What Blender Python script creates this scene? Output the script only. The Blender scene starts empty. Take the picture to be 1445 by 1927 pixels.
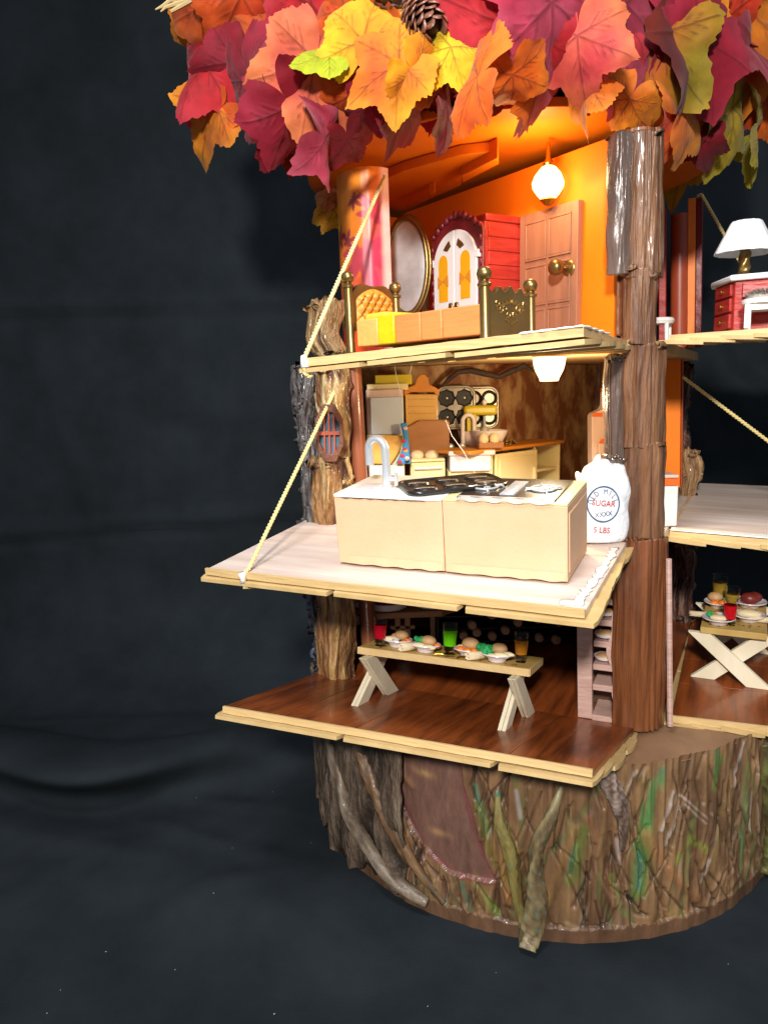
import bpy, bmesh, math, random
import numpy as np
from mathutils import Vector, Matrix
random.seed(7); rng = np.random.default_rng(7)
S = bpy.context.scene; COL = S.collection
S.unit_settings.system = 'METRIC'; S.unit_settings.scale_length = 0.1      # one unit = 10 cm (a table-top model)
R = math.radians

# ------------------------------------------------------------------ camera
F = 1392.0; PIT = R(9.67); ROL = R(-1.5)
CAM = np.array([-1.247, -5.891, 3.452])
FW = np.array([0, math.cos(PIT), -math.sin(PIT)])
_r = np.array([1., 0, 0]); _u = np.array([0, math.sin(PIT), math.cos(PIT)])
CR = _r*math.cos(ROL)+_u*math.sin(ROL); CU = -_r*math.sin(ROL)+_u*math.cos(ROL)
cam = bpy.data.cameras.new('camera'); co = bpy.data.objects.new('camera', cam); COL.objects.link(co)
M = Matrix.Identity(4)
for i in range(3):
    M[i][0] = CR[i]; M[i][1] = CU[i]; M[i][2] = -FW[i]; M[i][3] = CAM[i]
co.matrix_world = M
cam.sensor_fit = 'VERTICAL'; cam.sensor_height = 36; cam.lens = 36*F/1927
cam.clip_start = .05; cam.clip_end = 200
S.camera = co

# ------------------------------------------------------------------ light
w = bpy.data.worlds.new('World'); S.world = w; w.use_nodes = True
bg = w.node_tree.nodes['Background']; bg.inputs[0].default_value = (.62, .70, .80, 1); bg.inputs[1].default_value = .42

def area(name, loc, target, size, power, col, spread=180):
    l = bpy.data.lights.new(name, 'AREA'); l.shape = 'DISK'; l.size = size; l.energy = power; l.color = col; l.spread = R(spread)
    o = bpy.data.objects.new(name, l); COL.objects.link(o)
    o.location = loc; o.rotation_euler = (Vector(target)-Vector(loc)).to_track_quat('-Z', 'Y').to_euler()
area('key_lamp', (-2.3, -10.2, 6.7), (-.3, -.8, 3.5), .9, 470, (1, .96, .92), 100)
area('ceiling_lamp_fill', (-2.6, -4.8, 9.6), (-.4, -.9, 2.6), 1.8, 180, (.86, .92, 1), 100)
S.view_settings.view_transform = 'Standard'; S.view_settings.look = 'None'
S.view_settings.exposure = 0.0; S.view_settings.gamma = 1.0

# ------------------------------------------------------------------ places
HA = np.array([.8944, -.4472, 0]); HB = np.array([.4472, .8944, 0]); HO = np.array([.3, -1.42, 0]); LEAN = -.035
def W(a, b, z): return Vector(HO+a*HA+b*HB+np.array([LEAN*(z-1.23), 0, z]))   # house axes: a along the left hinge, b inward
def ray(x, y):
    a = (x-722.5)/F; b = (y-963.5)/F
    u = a*math.cos(ROL)+b*math.sin(ROL); v = -a*math.sin(ROL)+b*math.cos(ROL)
    return FW+_r*u-_u*v
def aty(x, y, Y): d = ray(x, y); return Vector(CAM+(Y-CAM[1])/d[1]*d)
def atz(x, y, z): d = ray(x, y); return Vector(CAM+(z-CAM[2])/d[2]*d)
HROT = math.atan2(-.4472, .8944)

# ------------------------------------------------------------------ mesh helpers
class MB:
    def __init__(s): s.v = []; s.f = []
    def add(s, vs, fs, M=None):
        n = len(s.v)
        s.v += [tuple(M @ Vector(p)) if M else tuple(p) for p in vs]
        s.f += [tuple(i+n for i in f) for f in fs]; return s
    def hexa(s, p, M=None):
        return s.add(p, [(0,3,2,1),(4,5,6,7),(0,1,5,4),(1,2,6,5),(2,3,7,6),(3,0,4,7)], M)
    def box(s, x0, x1, y0, y1, z0, z1, M=None):
        return s.hexa([(x0,y0,z0),(x1,y0,z0),(x1,y1,z0),(x0,y1,z0),(x0,y0,z1),(x1,y0,z1),(x1,y1,z1),(x0,y1,z1)], M)
    def lathe(s, prof, n=20, M=None):
        vs = []; fs = []
        for r, z in prof:
            for i in range(n):
                t = 2*math.pi*i/n; vs.append((r*math.cos(t), r*math.sin(t), z))
        for k in range(len(prof)-1):
            for i in range(n):
                j = (i+1) % n; fs.append((k*n+i, k*n+j, (k+1)*n+j, (k+1)*n+i))
        if prof[0][0] > 1e-4: fs.append(tuple(range(n))[::-1])
        if prof[-1][0] > 1e-4: fs.append(tuple((len(prof)-1)*n+i for i in range(n)))
        return s.add(vs, fs, M)
    def ell(s, c, rx, ry, rz, nu=14, nv=8, M=None, e=1):
        vs = []; fs = []
        for j in range(nv+1):
            p = math.pi*j/nv-math.pi/2
            for i in range(nu):
                t = 2*math.pi*i/nu
                vs.append((c[0]+rx*math.cos(p)*math.cos(t), c[1]+ry*math.cos(p)*math.sin(t), c[2]+rz*math.sin(p)))
        for j in range(nv):
            for i in range(nu):
                k = (i+1) % nu; fs.append((j*nu+i, j*nu+k, (j+1)*nu+k, (j+1)*nu+i))
        return s.add(vs, fs, M)
    def tube(s, path, r, n=8, flat=1.0):
        P = [Vector(p) for p in path]; m = len(P)
        rs = r if isinstance(r, (list, tuple)) else [r]*m
        up = None; vs = []; fs = []
        for i, p in enumerate(P):
            t = (P[min(i+1, m-1)]-P[max(i-1, 0)]).normalized()
            if up is None: up = Vector((0,0,1)) if abs(t.z) < .9 else Vector((1,0,0))
            x = t.cross(up).normalized(); up = x.cross(t).normalized()
            for k in range(n):
                a = 2*math.pi*k/n; q = p+x*(rs[i]*math.cos(a))+up*(rs[i]*flat*math.sin(a)); vs.append(tuple(q))
        for i in range(m-1):
            for k in range(n):
                j = (k+1) % n; fs.append((i*n+k, i*n+j, (i+1)*n+j, (i+1)*n+k))
        fs.append(tuple(range(n))[::-1]); fs.append(tuple((m-1)*n+k for k in range(n)))
        return s.add(vs, fs)
    def prism(s, poly, z0, z1, M=None):
        n = len(poly); vs = [(x, y, z0) for x, y in poly]+[(x, y, z1) for x, y in poly]
        fs = [tuple(range(n))[::-1], tuple(range(n, 2*n))]+[(i, (i+1) % n, n+(i+1) % n, n+i) for i in range(n)]
        return s.add(vs, fs, M)
    def prismy(s, poly, y0, y1, M=None):           # outline in x,z pushed along y
        n = len(poly); vs = [(x, y0, z) for x, z in poly]+[(x, y1, z) for x, z in poly]
        fs = [tuple(range(n)), tuple(range(n, 2*n))[::-1]]+[(i, n+i, n+(i+1) % n, (i+1) % n) for i in range(n)]
        return s.add(vs, fs, M)

RM = {}
def obj(name, mb, mat, parent=None, local=False, smooth=35, bevel=0, seg=2, label=None, kind=None, sub=0, recalc=True):
    vs = mb.v
    if parent is not None and not local:
        inv = RM[parent.name].inverted(); vs = [tuple(inv @ Vector(p)) for p in vs]
    me = bpy.data.meshes.new(name); me.from_pydata(vs, [], mb.f)
    if recalc:
        bm = bmesh.new(); bm.from_mesh(me); bmesh.ops.recalc_face_normals(bm, faces=bm.faces); bm.to_mesh(me); bm.free()
    o = bpy.data.objects.new(name, me); COL.objects.link(o)
    if parent is not None: o.parent = parent; RM[o.name] = RM[parent.name]
    else: RM[o.name] = Matrix.Identity(4)
    for m in (mat if isinstance(mat, list) else [mat]): me.materials.append(m)
    if smooth: me.polygons.foreach_set('use_smooth', [True]*len(me.polygons)); me.set_sharp_from_angle(angle=R(smooth))
    if bevel:
        b = o.modifiers.new('bevel', 'BEVEL'); b.width = bevel; b.segments = seg; b.limit_method = 'ANGLE'; b.angle_limit = R(40)
    if sub:
        m = o.modifiers.new('sub', 'SUBSURF'); m.levels = m.render_levels = sub
    if label: o['label'] = label
    if kind: o['kind'] = kind
    return o
def thing(name, label, cat, loc=(0,0,0), rz=0, group=None, tilt=None):
    o = bpy.data.objects.new(name, None); COL.objects.link(o); o.empty_display_size = .05
    Mx = Matrix.Translation(Vector(loc)) @ Matrix.Rotation(rz, 4, 'Z')
    if tilt is not None: Mx = Matrix.Translation(Vector(loc)) @ tilt @ Matrix.Rotation(rz, 4, 'Z')
    o.matrix_world = Mx; RM[o.name] = Mx
    tag(o, label, cat, group); return o
def tag(o, label, cat, group=None):
    o['label'] = label; o['category'] = cat
    if group: o['group'] = group
def dup(root, M, label=None):
    r = root.copy(); COL.objects.link(r); r.matrix_world = M; RM[r.name] = M
    if label: r['label'] = label
    for ch in root.children:
        c = ch.copy(); COL.objects.link(c); c.parent = r; RM[c.name] = M
        for g in ch.children:
            d = g.copy(); COL.objects.link(d); d.parent = c; RM[d.name] = M
    return r
def paint(o, cols):                                 # per-vertex paint colour (linear)
    a = o.data.color_attributes.new('Paint', 'FLOAT_COLOR', 'POINT')
    c = np.ones((len(o.data.vertices), 4), np.float32); c[:, :3] = cols
    a.data.foreach_set('color', c.ravel())

# ------------------------------------------------------------------ noise
_perm = rng.random((64, 64, 64)).astype(np.float32)
def vnoise(p):
    p = np.asarray(p, np.float32); i = np.floor(p).astype(int); f = p-i; f = f*f*(3-2*f); out = 0
    for dx in (0, 1):
        for dy in (0, 1):
            for dz in (0, 1):
                wgt = (f[..., 0] if dx else 1-f[..., 0])*(f[..., 1] if dy else 1-f[..., 1])*(f[..., 2] if dz else 1-f[..., 2])
                out = out+wgt*_perm[(i[..., 0]+dx) % 64, (i[..., 1]+dy) % 64, (i[..., 2]+dz) % 64]
    return out
def fbm(p, o=4):
    p = np.asarray(p, np.float32); a = .5; s = 0
    for k in range(o): s = s+a*vnoise(p*2**k+17.3*k); a *= .5
    return s
def L(h):
    c = [int(h[i:i+2], 16)/255 for i in (0, 2, 4)]
    return np.array([x/12.92 if x <= .04045 else ((x+.055)/1.055)**2.4 for x in c])
def L4(h): return (*L(h), 1.0)

# ------------------------------------------------------------------ materials
def mat(name, c1, c2=None, scale=4, stretch=(1,1,1), rough=.5, metal=0, bump=0, bscale=30, coat=0, attr=False, lo=.3, hi=.7,
        emit=0, trans=0, spec=.5, sheen=0, det=6, tl=0, ior=1.45, dist=.02, rvar=0, sss=0, rotz=None):
    m = bpy.data.materials.new(name); m.use_nodes = True; nt = m.node_tree; nd = nt.nodes; lk = nt.links
    b = nd['Principled BSDF']
    b.inputs['Roughness'].default_value = rough; b.inputs['Metallic'].default_value = metal
    b.inputs['Coat Weight'].default_value = coat; b.inputs['Coat Roughness'].default_value = .12
    b.inputs['Specular IOR Level'].default_value = spec; b.inputs['Transmission Weight'].default_value = trans
    b.inputs['IOR'].default_value = ior
    if sheen: b.inputs['Sheen Weight'].default_value = sheen; b.inputs['Sheen Roughness'].default_value = .5
    if sss: b.inputs['Subsurface Weight'].default_value = sss; b.inputs['Subsurface Scale'].default_value = .04
    tc = nd.new('ShaderNodeTexCoord'); mp = nd.new('ShaderNodeMapping'); mp.inputs['Scale'].default_value = stretch
    lk.new(tc.outputs['Object'], mp.inputs['Vector'])
    if rotz is not None: mp.vector_type = 'TEXTURE'; mp.inputs['Rotation'].default_value = (0, 0, rotz); mp.inputs['Scale'].default_value = tuple(1/s for s in stretch)
    n = nd.new('ShaderNodeTexNoise'); n.inputs['Scale'].default_value = scale; n.inputs['Detail'].default_value = det; n.inputs['Roughness'].default_value = .6
    lk.new(mp.outputs[0], n.inputs['Vector'])
    c = L4(c1) if isinstance(c1, str) else (*c1, 1)
    out = None
    if c2 is not None or attr:
        r = nd.new('ShaderNodeValToRGB'); r.color_ramp.elements[0].position = lo; r.color_ramp.elements[1].position = hi
        r.color_ramp.elements[0].color = c; r.color_ramp.elements[1].color = L4(c2) if c2 else c
        lk.new(n.outputs['Fac'], r.inputs['Fac']); out = r.outputs['Color']
        if attr:
            at = nd.new('ShaderNodeAttribute'); at.attribute_name = 'Paint'
            r.color_ramp.elements[0].color = (.72, .72, .72, 1); r.color_ramp.elements[1].color = (1.18, 1.18, 1.18, 1)
            mx = nd.new('ShaderNodeMix'); mx.data_type = 'RGBA'; mx.blend_type = 'MULTIPLY'; mx.inputs['Factor'].default_value = 1
            lk.new(at.outputs['Color'], mx.inputs['A']); lk.new(out, mx.inputs['B']); out = mx.outputs['Result']
        lk.new(out, b.inputs['Base Color'])
    else: b.inputs['Base Color'].default_value = c
    if rvar:
        mr = nd.new('ShaderNodeMapRange'); mr.inputs['To Min'].default_value = max(.03, rough-rvar); mr.inputs['To Max'].default_value = rough+rvar
        n3 = nd.new('ShaderNodeTexNoise'); n3.inputs['Scale'].default_value = scale*2.3; lk.new(tc.outputs['Object'], n3.inputs['Vector'])
        lk.new(n3.outputs['Fac'], mr.inputs['Value']); lk.new(mr.outputs[0], b.inputs['Roughness'])
    if bump:
        n2 = nd.new('ShaderNodeTexNoise'); n2.inputs['Scale'].default_value = bscale; n2.inputs['Detail'].default_value = 5
        lk.new(mp.outputs[0], n2.inputs['Vector'])
        bp = nd.new('ShaderNodeBump'); bp.inputs['Strength'].default_value = bump; bp.inputs['Distance'].default_value = dist
        lk.new(n2.outputs['Fac'], bp.inputs['Height']); lk.new(bp.outputs[0], b.inputs['Normal'])
    if emit: b.inputs['Emission Color'].default_value = c; b.inputs['Emission Strength'].default_value = emit
    if tl:
        t = nd.new('ShaderNodeBsdfTranslucent'); ms = nd.new('ShaderNodeMixShader'); ms.inputs[0].default_value = tl
        if out: lk.new(out, t.inputs['Color'])
        else: t.inputs['Color'].default_value = c
        lk.new(b.outputs[0], ms.inputs[1]); lk.new(t.outputs[0], ms.inputs[2]); lk.new(ms.outputs[0], nd['Material Output'].inputs['Surface'])
    return m

X = {}
X['cloth'] = mat('black_cloth', '1c2124', '262b2f', scale=1.6, rough=.95, bump=.25, bscale=60, sheen=0, spec=.12, dist=.01)
X['lint'] = mat('lint', 'b8b8b4', rough=.9)
X['stump'] = mat('painted_clay', '000000', scale=14, stretch=(1,1,.35), rough=.52, bump=.4, bscale=18, attr=True, coat=.10, rvar=.12, dist=.03)
X['bark'] = mat('bark', '000000', scale=26, stretch=(1,1,.3), rough=.5, bump=1, bscale=34, attr=True, coat=.3, rvar=.2, dist=.04)
X['column'] = mat('varnished_bark', '4e2f1a', '785234', scale=16, stretch=(1,1,.09), rough=.45, bump=.6, bscale=46, coat=.35, rvar=.2, lo=.36, hi=.62, dist=.03)
X['column_grey'] = mat('varnished_bark_grey', '46372f', '66544a', scale=12, stretch=(1,1,.14), rough=.25, bump=.9, bscale=24, coat=1, rvar=.12)
X['column_red'] = mat('varnished_bark_red', '4e2a15', '7c4826', scale=15, stretch=(1,1,.07), rough=.42, bump=.5, bscale=44, coat=.35, lo=.36, hi=.62, dist=.03, rvar=.15)
X['pole'] = mat('stained_dowel', '7c4328', '96583a', scale=5, stretch=(1,1,.1), rough=.35, coat=.4, bump=.15, bscale=20)
X['wood_edge'] = mat('pale_wood', 'bb9b66', 'ccae7a', scale=6, stretch=(.25,2.5,2.5), rotz=HROT, rough=.55, bump=.25, bscale=25)
X['stick'] = mat('craft_stick', 'b3945f', 'c6a873', scale=7, stretch=(1,1,1), rough=.6, bump=.2, bscale=20)
X['mid_floor'] = mat('bleached_plank', 'bda596', 'dccdc0', scale=4, stretch=(.22,2.2,1), rotz=HROT, rough=.45, bump=.12, bscale=12)
X['dark_floor'] = mat('red_laminate', '52250e', '984c20', scale=6, stretch=(2.6,.22,1), rotz=HROT, rough=.33, bump=.08, bscale=14, coat=.2, rvar=.1)
X['tan_floor'] = mat('tan_floor', 'a88a5e', 'c0a274', scale=5, rough=.6, bump=.2)
X['orange'] = mat('orange_paint', 'da6e08', 'e47a0e', scale=1.5, rough=.55, spec=.3)
X['orange_deep'] = mat('orange_ceiling', 'd5660a', 'e47a10', scale=2, rough=.5, spec=.3)
X['mottle'] = mat('mottled_wallpaper', '84502f', 'bc9868', scale=6.5, stretch=(1,1,.6), rough=.7, lo=.42, hi=.60, det=5)
X['darkwall'] = mat('dark_board', '3c2416', '553622', scale=4, rough=.7)
X['rope'] = mat('yellow_cord', 'd2bc70', 'e0cf92', scale=20, rough=.6, sheen=.2)
X['glue'] = mat('white_glue', 'e8e4da', 'f4f0ea', scale=10, rough=.35, bump=.6, bscale=14, dist=.03)
X['brass'] = mat('brass', '7e6438', '977c4a', scale=5, rough=.33, metal=.85)
X['gold'] = mat('gold', 'b08a3a', rough=.28, metal=1)
X['chrome'] = mat('chrome', 'd4d8dc', rough=.28, metal=.55)
X['mirror'] = mat('mirror_glass', 'a8a4a0', 'ecebea', scale=3, rough=.25, metal=.55, bump=.12, bscale=3)
X['white'] = mat('white_plastic', 'dcdad6', rough=.35)
X['whitepaint'] = mat('white_paint', 'd6d2cc', 'e4e2de', scale=6, rough=.4, bump=.1)
X['red'] = mat('red_paint', '8e1f18', 'b0332a', scale=9, stretch=(.4,.4,2), rough=.4, bump=.4, bscale=14)
X['maroon'] = mat('maroon_paint', '5e1418', '7a2226', scale=8, rough=.4, bump=.4, bscale=12)
X['door'] = mat('door_wood', '8c5a40', 'a06e52', scale=5, stretch=(2.5,2.5,.25), rough=.5, bump=.15, bscale=20)
X['cream'] = mat('cream_paint', 'd2c48c', 'dccf9c', scale=3, rough=.5, bump=.08)
X['island'] = mat('beige_card', 'd0a47e', 'd8ae8a', scale=2.5, rough=.6, bump=.1, bscale=40)
X['counter'] = mat('white_counter', 'e6e2d4', 'efece2', scale=4, rough=.3)
X['black'] = mat('black_tin', '17171a', '221f1e', scale=6, rough=.3, bump=.05, coat=.3)
X['tanboard'] = mat('tan_board', 'c8963e', 'd6a650', scale=4, rough=.45)
X['brownboard'] = mat('brown_board', '94663e', 'a87a50', scale=4, stretch=(1,1,3), rough=.5)
X['hutch'] = mat('hutch_yellow', 'c49a4e', 'd0aa62', scale=5, rough=.5)
X['orangewood'] = mat('orange_wood', 'b4701c', 'c88430', scale=6, stretch=(.4,2,2), rough=.45)
X['panelblue'] = mat('pale_blue_enamel', 'b8c2c8', rough=.3)
X['blue'] = mat('blue_print', '2e7cb8', '3a8cca', scale=4, rough=.6)
X['egg'] = mat('egg_shell', 'd8c09a', 'e2cca8', scale=6, rough=.5)
X['tin'] = mat('baking_tin', '9a9284', 'aaa294', scale=4, rough=.35, metal=.7)
X['tindark'] = mat('tin_dark', '1c1a18', rough=.5)
X['ceramic'] = mat('ceramic', 'd6cccb', 'e0d8d6', scale=3, rough=.25)
X['yellow'] = mat('yellow_enamel', 'c8b422', rough=.35)
X['pinkwood'] = mat('pink_wood', 'a88478', 'c4a294', scale=5, stretch=(1,1,6), rough=.6, bump=.3, bscale=9)
X['pinkpaint'] = mat('pink_paint', 'c4aa9c', 'd0b8aa', scale=4, rough=.5)
X['trim'] = mat('orange_trim', 'd8601a', rough=.5)
X['bag'] = mat('white_cotton', 'cfd2d6', 'dfe0e2', scale=8, rough=.85, bump=.55, bscale=11, sheen=.1, dist=.05)
X['ink_blue'] = mat('blue_ink', '2c5378', rough=.8)
X['ink_red'] = mat('red_ink', 'b03038', rough=.8)
X['branch'] = mat('dark_twig', '2c201a', '40302a', scale=10, rough=.7, bump=.6)
X['legwood'] = mat('bass_wood', 'd2c4a4', 'e2d6ba', scale=6, stretch=(1,1,.3), rough=.6, bump=.1)
X['tabletop'] = mat('table_wood', 'b08e48', 'c4a460', scale=5, rough=.5, bump=.15)
X['platemat'] = mat('plate_glaze', 'd0c2c4', 'dcd2d2', scale=4, rough=.25, coat=.4)
X['napkin'] = mat('napkin_cloth', 'cdb894', 'dccaa8', scale=14, rough=.8, bump=.3)
X['carrot'] = mat('carrot', 'd2681a', 'e27c24', scale=10, rough=.5)
X['broccoli'] = mat('broccoli', '1c8a48', '2ca85c', scale=30, rough=.6, bump=.8, bscale=60)
X['bread'] = mat('bread', 'a87a4a', 'd0aa78', scale=7, rough=.6)
X['pear'] = mat('cream_food', 'd4c094', 'e2d2ac', scale=8, rough=.5)
X['meat'] = mat('dark_berry', '5a1c18', '8a3022', scale=9, rough=.4)
X['berry'] = mat('berry_red', '6a1030', 'a82850', scale=26, rough=.35, bump=.6, bscale=40)
X['leafy'] = mat('salad_green', '2a6a34', '4c9a4c', scale=20, rough=.5, bump=.6)
X['glass'] = mat('clear_glass', 'fafafa', rough=.03, trans=1, ior=1.16)
for k, h in (('jred', 'b00c22'), ('jgreen', '62c20a'), ('jamber', 'b8741a'), ('jred2', 'd01420'), ('jgold', 'a8862e')):
    X[k] = mat('juice_'+k, h, rough=.1, trans=.25, sss=.1)
X['bottle'] = mat('dark_bottle', '1e2422', rough=.15, coat=.5)
X['cork'] = mat('cork', 'a87a58', 'c09470', scale=20, rough=.8)
X['rack'] = mat('rack_black', '211a16', rough=.6)
X['fur'] = mat('fur', '5a4c44', 'b0a69c', scale=12, rough=.9)
X['leaf'] = mat('fabric_leaf', '000000', scale=9, rough=.7, bump=.12, bscale=120, attr=True, tl=.30, spec=.25, sheen=.1, dist=.01)
X['cone'] = mat('cone_scale', '5a3424', '8a5a44', scale=6, rough=.45, bump=.2)
X['cone_dark'] = mat('cone_dark', '3a241c', '54382c', scale=6, rough=.5)
X['mound'] = mat('crown_filler', '2a0e08', '42160c', scale=6, rough=.9)
X['straw'] = mat('straw', 'a88e5e', 'c0a878', scale=8, rough=.7)
X['paper'] = mat('printed_paper', '000000', scale=3, rough=.35, attr=True, spec=.4)
X['pillow'] = mat('pillow_yellow', 'd8a830', rough=.6)
X['peach'] = mat('peach_block', 'bd7036', 'c97e44', scale=6, stretch=(.3,2,2), rough=.55, bump=.2)
X['creamblock'] = mat('cream_block', 'cc9248', 'd8a058', scale=6, rough=.55, bump=.2)
X['yellowblock'] = mat('yellow_block', 'b49c08', 'c8b010', scale=7, rough=.4, bump=.2)
X['tuft'] = mat('tufted_orange', 'c47a20', 'd08a30', scale=6, rough=.5)
X['redvarnish'] = mat('red_jamb', '8e3a22', 'a84c2c', scale=6, stretch=(1,1,.2), rough=.4)
X['orangejamb'] = mat('orange_jamb', 'e87420', 'f08a34', scale=4, rough=.5)
X['shade'] = mat('lit_glass', (1, .66, .27), emit=3.6, rough=.3)
X['shade2'] = mat('lit_glass_cool', (1, .74, .42), emit=3.2, rough=.3)
X['frost'] = mat('stump_top', '6e5038', '8a684c', scale=3, stretch=(1,1,1), rough=.6, bump=.3, bscale=8)

# ================================================================== SETTING: black cloth draped as backdrop and table cover
def cloth():
    nx, nt = 300, 320
    xs = np.linspace(-11, 12, nx)
    y1, rc, zt = 2.9, 1.3, 11.
    s = np.concatenate([np.linspace(0, 11.5, 190, endpoint=False), np.linspace(11.5, 11.5+rc*math.pi/2+zt-rc, 130)])
    yy = []; zz = []; ny = []; nz = []
    for t in s:
        fl = y1-rc+10
        if t < fl: yy.append(-10+t); zz.append(0); ny.append(0); nz.append(1)
        elif t < fl+rc*math.pi/2:
            a = (t-fl)/rc; yy.append(y1-rc+rc*math.sin(a)); zz.append(rc-rc*math.cos(a)); ny.append(-math.sin(a)); nz.append(math.cos(a))
        else: yy.append(y1); zz.append(rc+t-fl-rc*math.pi/2); ny.append(-1); nz.append(0)
    yy, zz, ny, nz = map(np.array, (yy, zz, ny, nz))
    Xg = np.repeat(xs[:, None], len(s), 1); Y = np.repeat(yy[None], nx, 0); Z = np.repeat(zz[None], nx, 0)
    P = np.stack([Xg*.55+40, Y*.55+40, Z*.55+20], -1)
    d = (fbm(P*.8, 2)-.38)*.26+(fbm(np.stack([Xg*1.3+Z*.35+30, Z*.28+Y*.5+9, Xg*0+4], -1), 3)-.42)*.20+(vnoise(P*3.1)-.5)*.012
    wall = np.clip((Z-.9)/1.0, 0, 1)
    d = d*(.30+.70*wall)*np.where(Y < 2, np.clip(np.hypot(Xg, Y)-1.9, 0, 1), 1)
    d += (vnoise(np.stack([Xg*1.15+Z*.16+40, Z*.16+7, Xg*0+2], -1))-.5)*.42*wall+(vnoise(np.stack([Xg*2.6-Z*.3+60, Z*.3+7, Xg*0+2], -1))-.5)*.12*wall
    d += (vnoise(np.stack([Xg*.9+Y*.8+40, Y*.5-Xg*.3+20, Xg*0+6], -1))-.5)*.16*(1-wall)*np.clip(np.hypot(Xg, Y)-1.95, 0, 1)*(Y < 1.6)
    def fold(z0, dz, amp, sl=0, x0=-99, x1=99):     # a pressed crease
        q = Z-z0-sl*(Xg+3)
        return amp*np.exp(-(q/dz)**2)*np.clip((Xg-x0)*1.5, 0, 1)*np.clip((x1-Xg)*1.5, 0, 1)*wall
    d += (fold(4.33, .032, -.085, .0)+fold(4.43, .08, .06))*(.5+vnoise(np.stack([Xg*.9+9, Xg*0, Xg*0], -1)))
    d += fold(1.85, .035, -.09, .05)+fold(1.95, .09, .06, .05)+fold(3.0, .03, -.04, -.10, -4.5, -2.2)
    d += fold(6.9, .04, -.03, -.01)
    d += .05*np.exp(-((Xg+5.2+.25*(Z-4))/.12)**2)*wall+.04*np.exp(-((Xg+4.0-.12*(Z-5))/.10)**2)*wall
    qr = np.random.default_rng(21)
    for k in range(46):                               # soft wrinkles of the hung cloth
        x0_, z0_ = qr.uniform(-6, 2.5), qr.uniform(1.2, 8); a_ = qr.normal(1.35, .45)*(1 if k % 3 else -1); wd_ = qr.uniform(.05, .16); ln_ = qr.uniform(.5, 1.6)
        u_ = (Xg-x0_)*math.cos(a_)+(Z-z0_)*math.sin(a_); v_ = -(Xg-x0_)*math.sin(a_)+(Z-z0_)*math.cos(a_)+.12*np.sin(u_*1.7+k)
        d += qr.uniform(.02, .06)*np.exp(-(v_/wd_)**2-(u_/ln_)**2)*wall
    for k in range(26):                               # and of the table cover
        x0_, y0_ = qr.uniform(-5, 3), qr.uniform(-3.2, .8); a_ = qr.uniform(-.5, .9); wd_ = qr.uniform(.06, .16); ln_ = qr.uniform(.4, 1.3)
        u_ = (Xg-x0_)*math.cos(a_)+(Y-y0_)*math.sin(a_); v_ = -(Xg-x0_)*math.sin(a_)+(Y-y0_)*math.cos(a_)+.1*np.sin(u_*2+k)
        d += qr.uniform(.016, .05)*np.exp(-(v_/wd_)**2-(u_/ln_)**2)*(Z < .3)*np.clip(np.hypot(Xg, Y)-1.9, 0, 1)
    # slack fold where the drape meets the table, left of the stump
    ctr = .02+.10*(Xg+3.6)**2+.10*np.sin(Xg*2.3+1); ctr = np.minimum(ctr, .9)
    lft = np.clip((-1.9-Xg)/.8, 0, 1)
    d += lft*(.40*np.exp(-((Y-ctr-.50)/.36)**2)-.05*np.exp(-((Y-ctr+.1)/.30)**2))*(Z < 1.2)
    d += .06*np.exp(-((Y+1.0+.45*(Xg+3.0))/.30)**2)*np.clip((-1.2-Xg), 0, 1)*(Z < .5)
    d += .04*np.exp(-((Y+2.45-.22*(Xg+1))/.25)**2)*(Z < .3)
    over_ = lft*.62*(.55+.9*vnoise(np.stack([Xg*.8+3, Xg*0, Xg*0], -1)))*np.exp(-((Y-ctr-.42)/.26)**2)*(Z < 1.2)
    Y = Y+d*ny-over_; Z = Z+d*nz
    V = np.stack([Xg, Y, Z], -1).reshape(-1, 3); n = len(s)
    f = [(i*n+j, (i+1)*n+j, (i+1)*n+j+1, i*n+j+1) for i in range(nx-1) for j in range(n-1)]
    m = MB(); m.v = [tuple(v) for v in V.tolist()]; m.f = f
    obj('backdrop_cloth', m, X['cloth'], smooth=180, kind='structure', recalc=False)
    lb = MB()
    for k in range(36):
        x = rng.uniform(-3.4, 1.6); y = rng.uniform(-2.9, .2)
        if math.hypot(x, y) < 1.95: continue
        r = rng.uniform(.0014, .0034)
        i = int(np.argmin(abs(xs-x))); j = int(np.argmin(abs(yy-y)+(zz > .01)*9))
        z = float(Z[i, j]); a = rng.uniform(0, 3.1)
        M2 = Matrix.Translation((x, y, z+.004)) @ Matrix.Rotation(a, 4, 'Z')
        lb.ell((0, 0, 0), r*rng.uniform(1, 3.0), r, r*.5, 5, 3, M2)
    obj('lint', lb, X['lint'], kind='stuff')
cloth()

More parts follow.
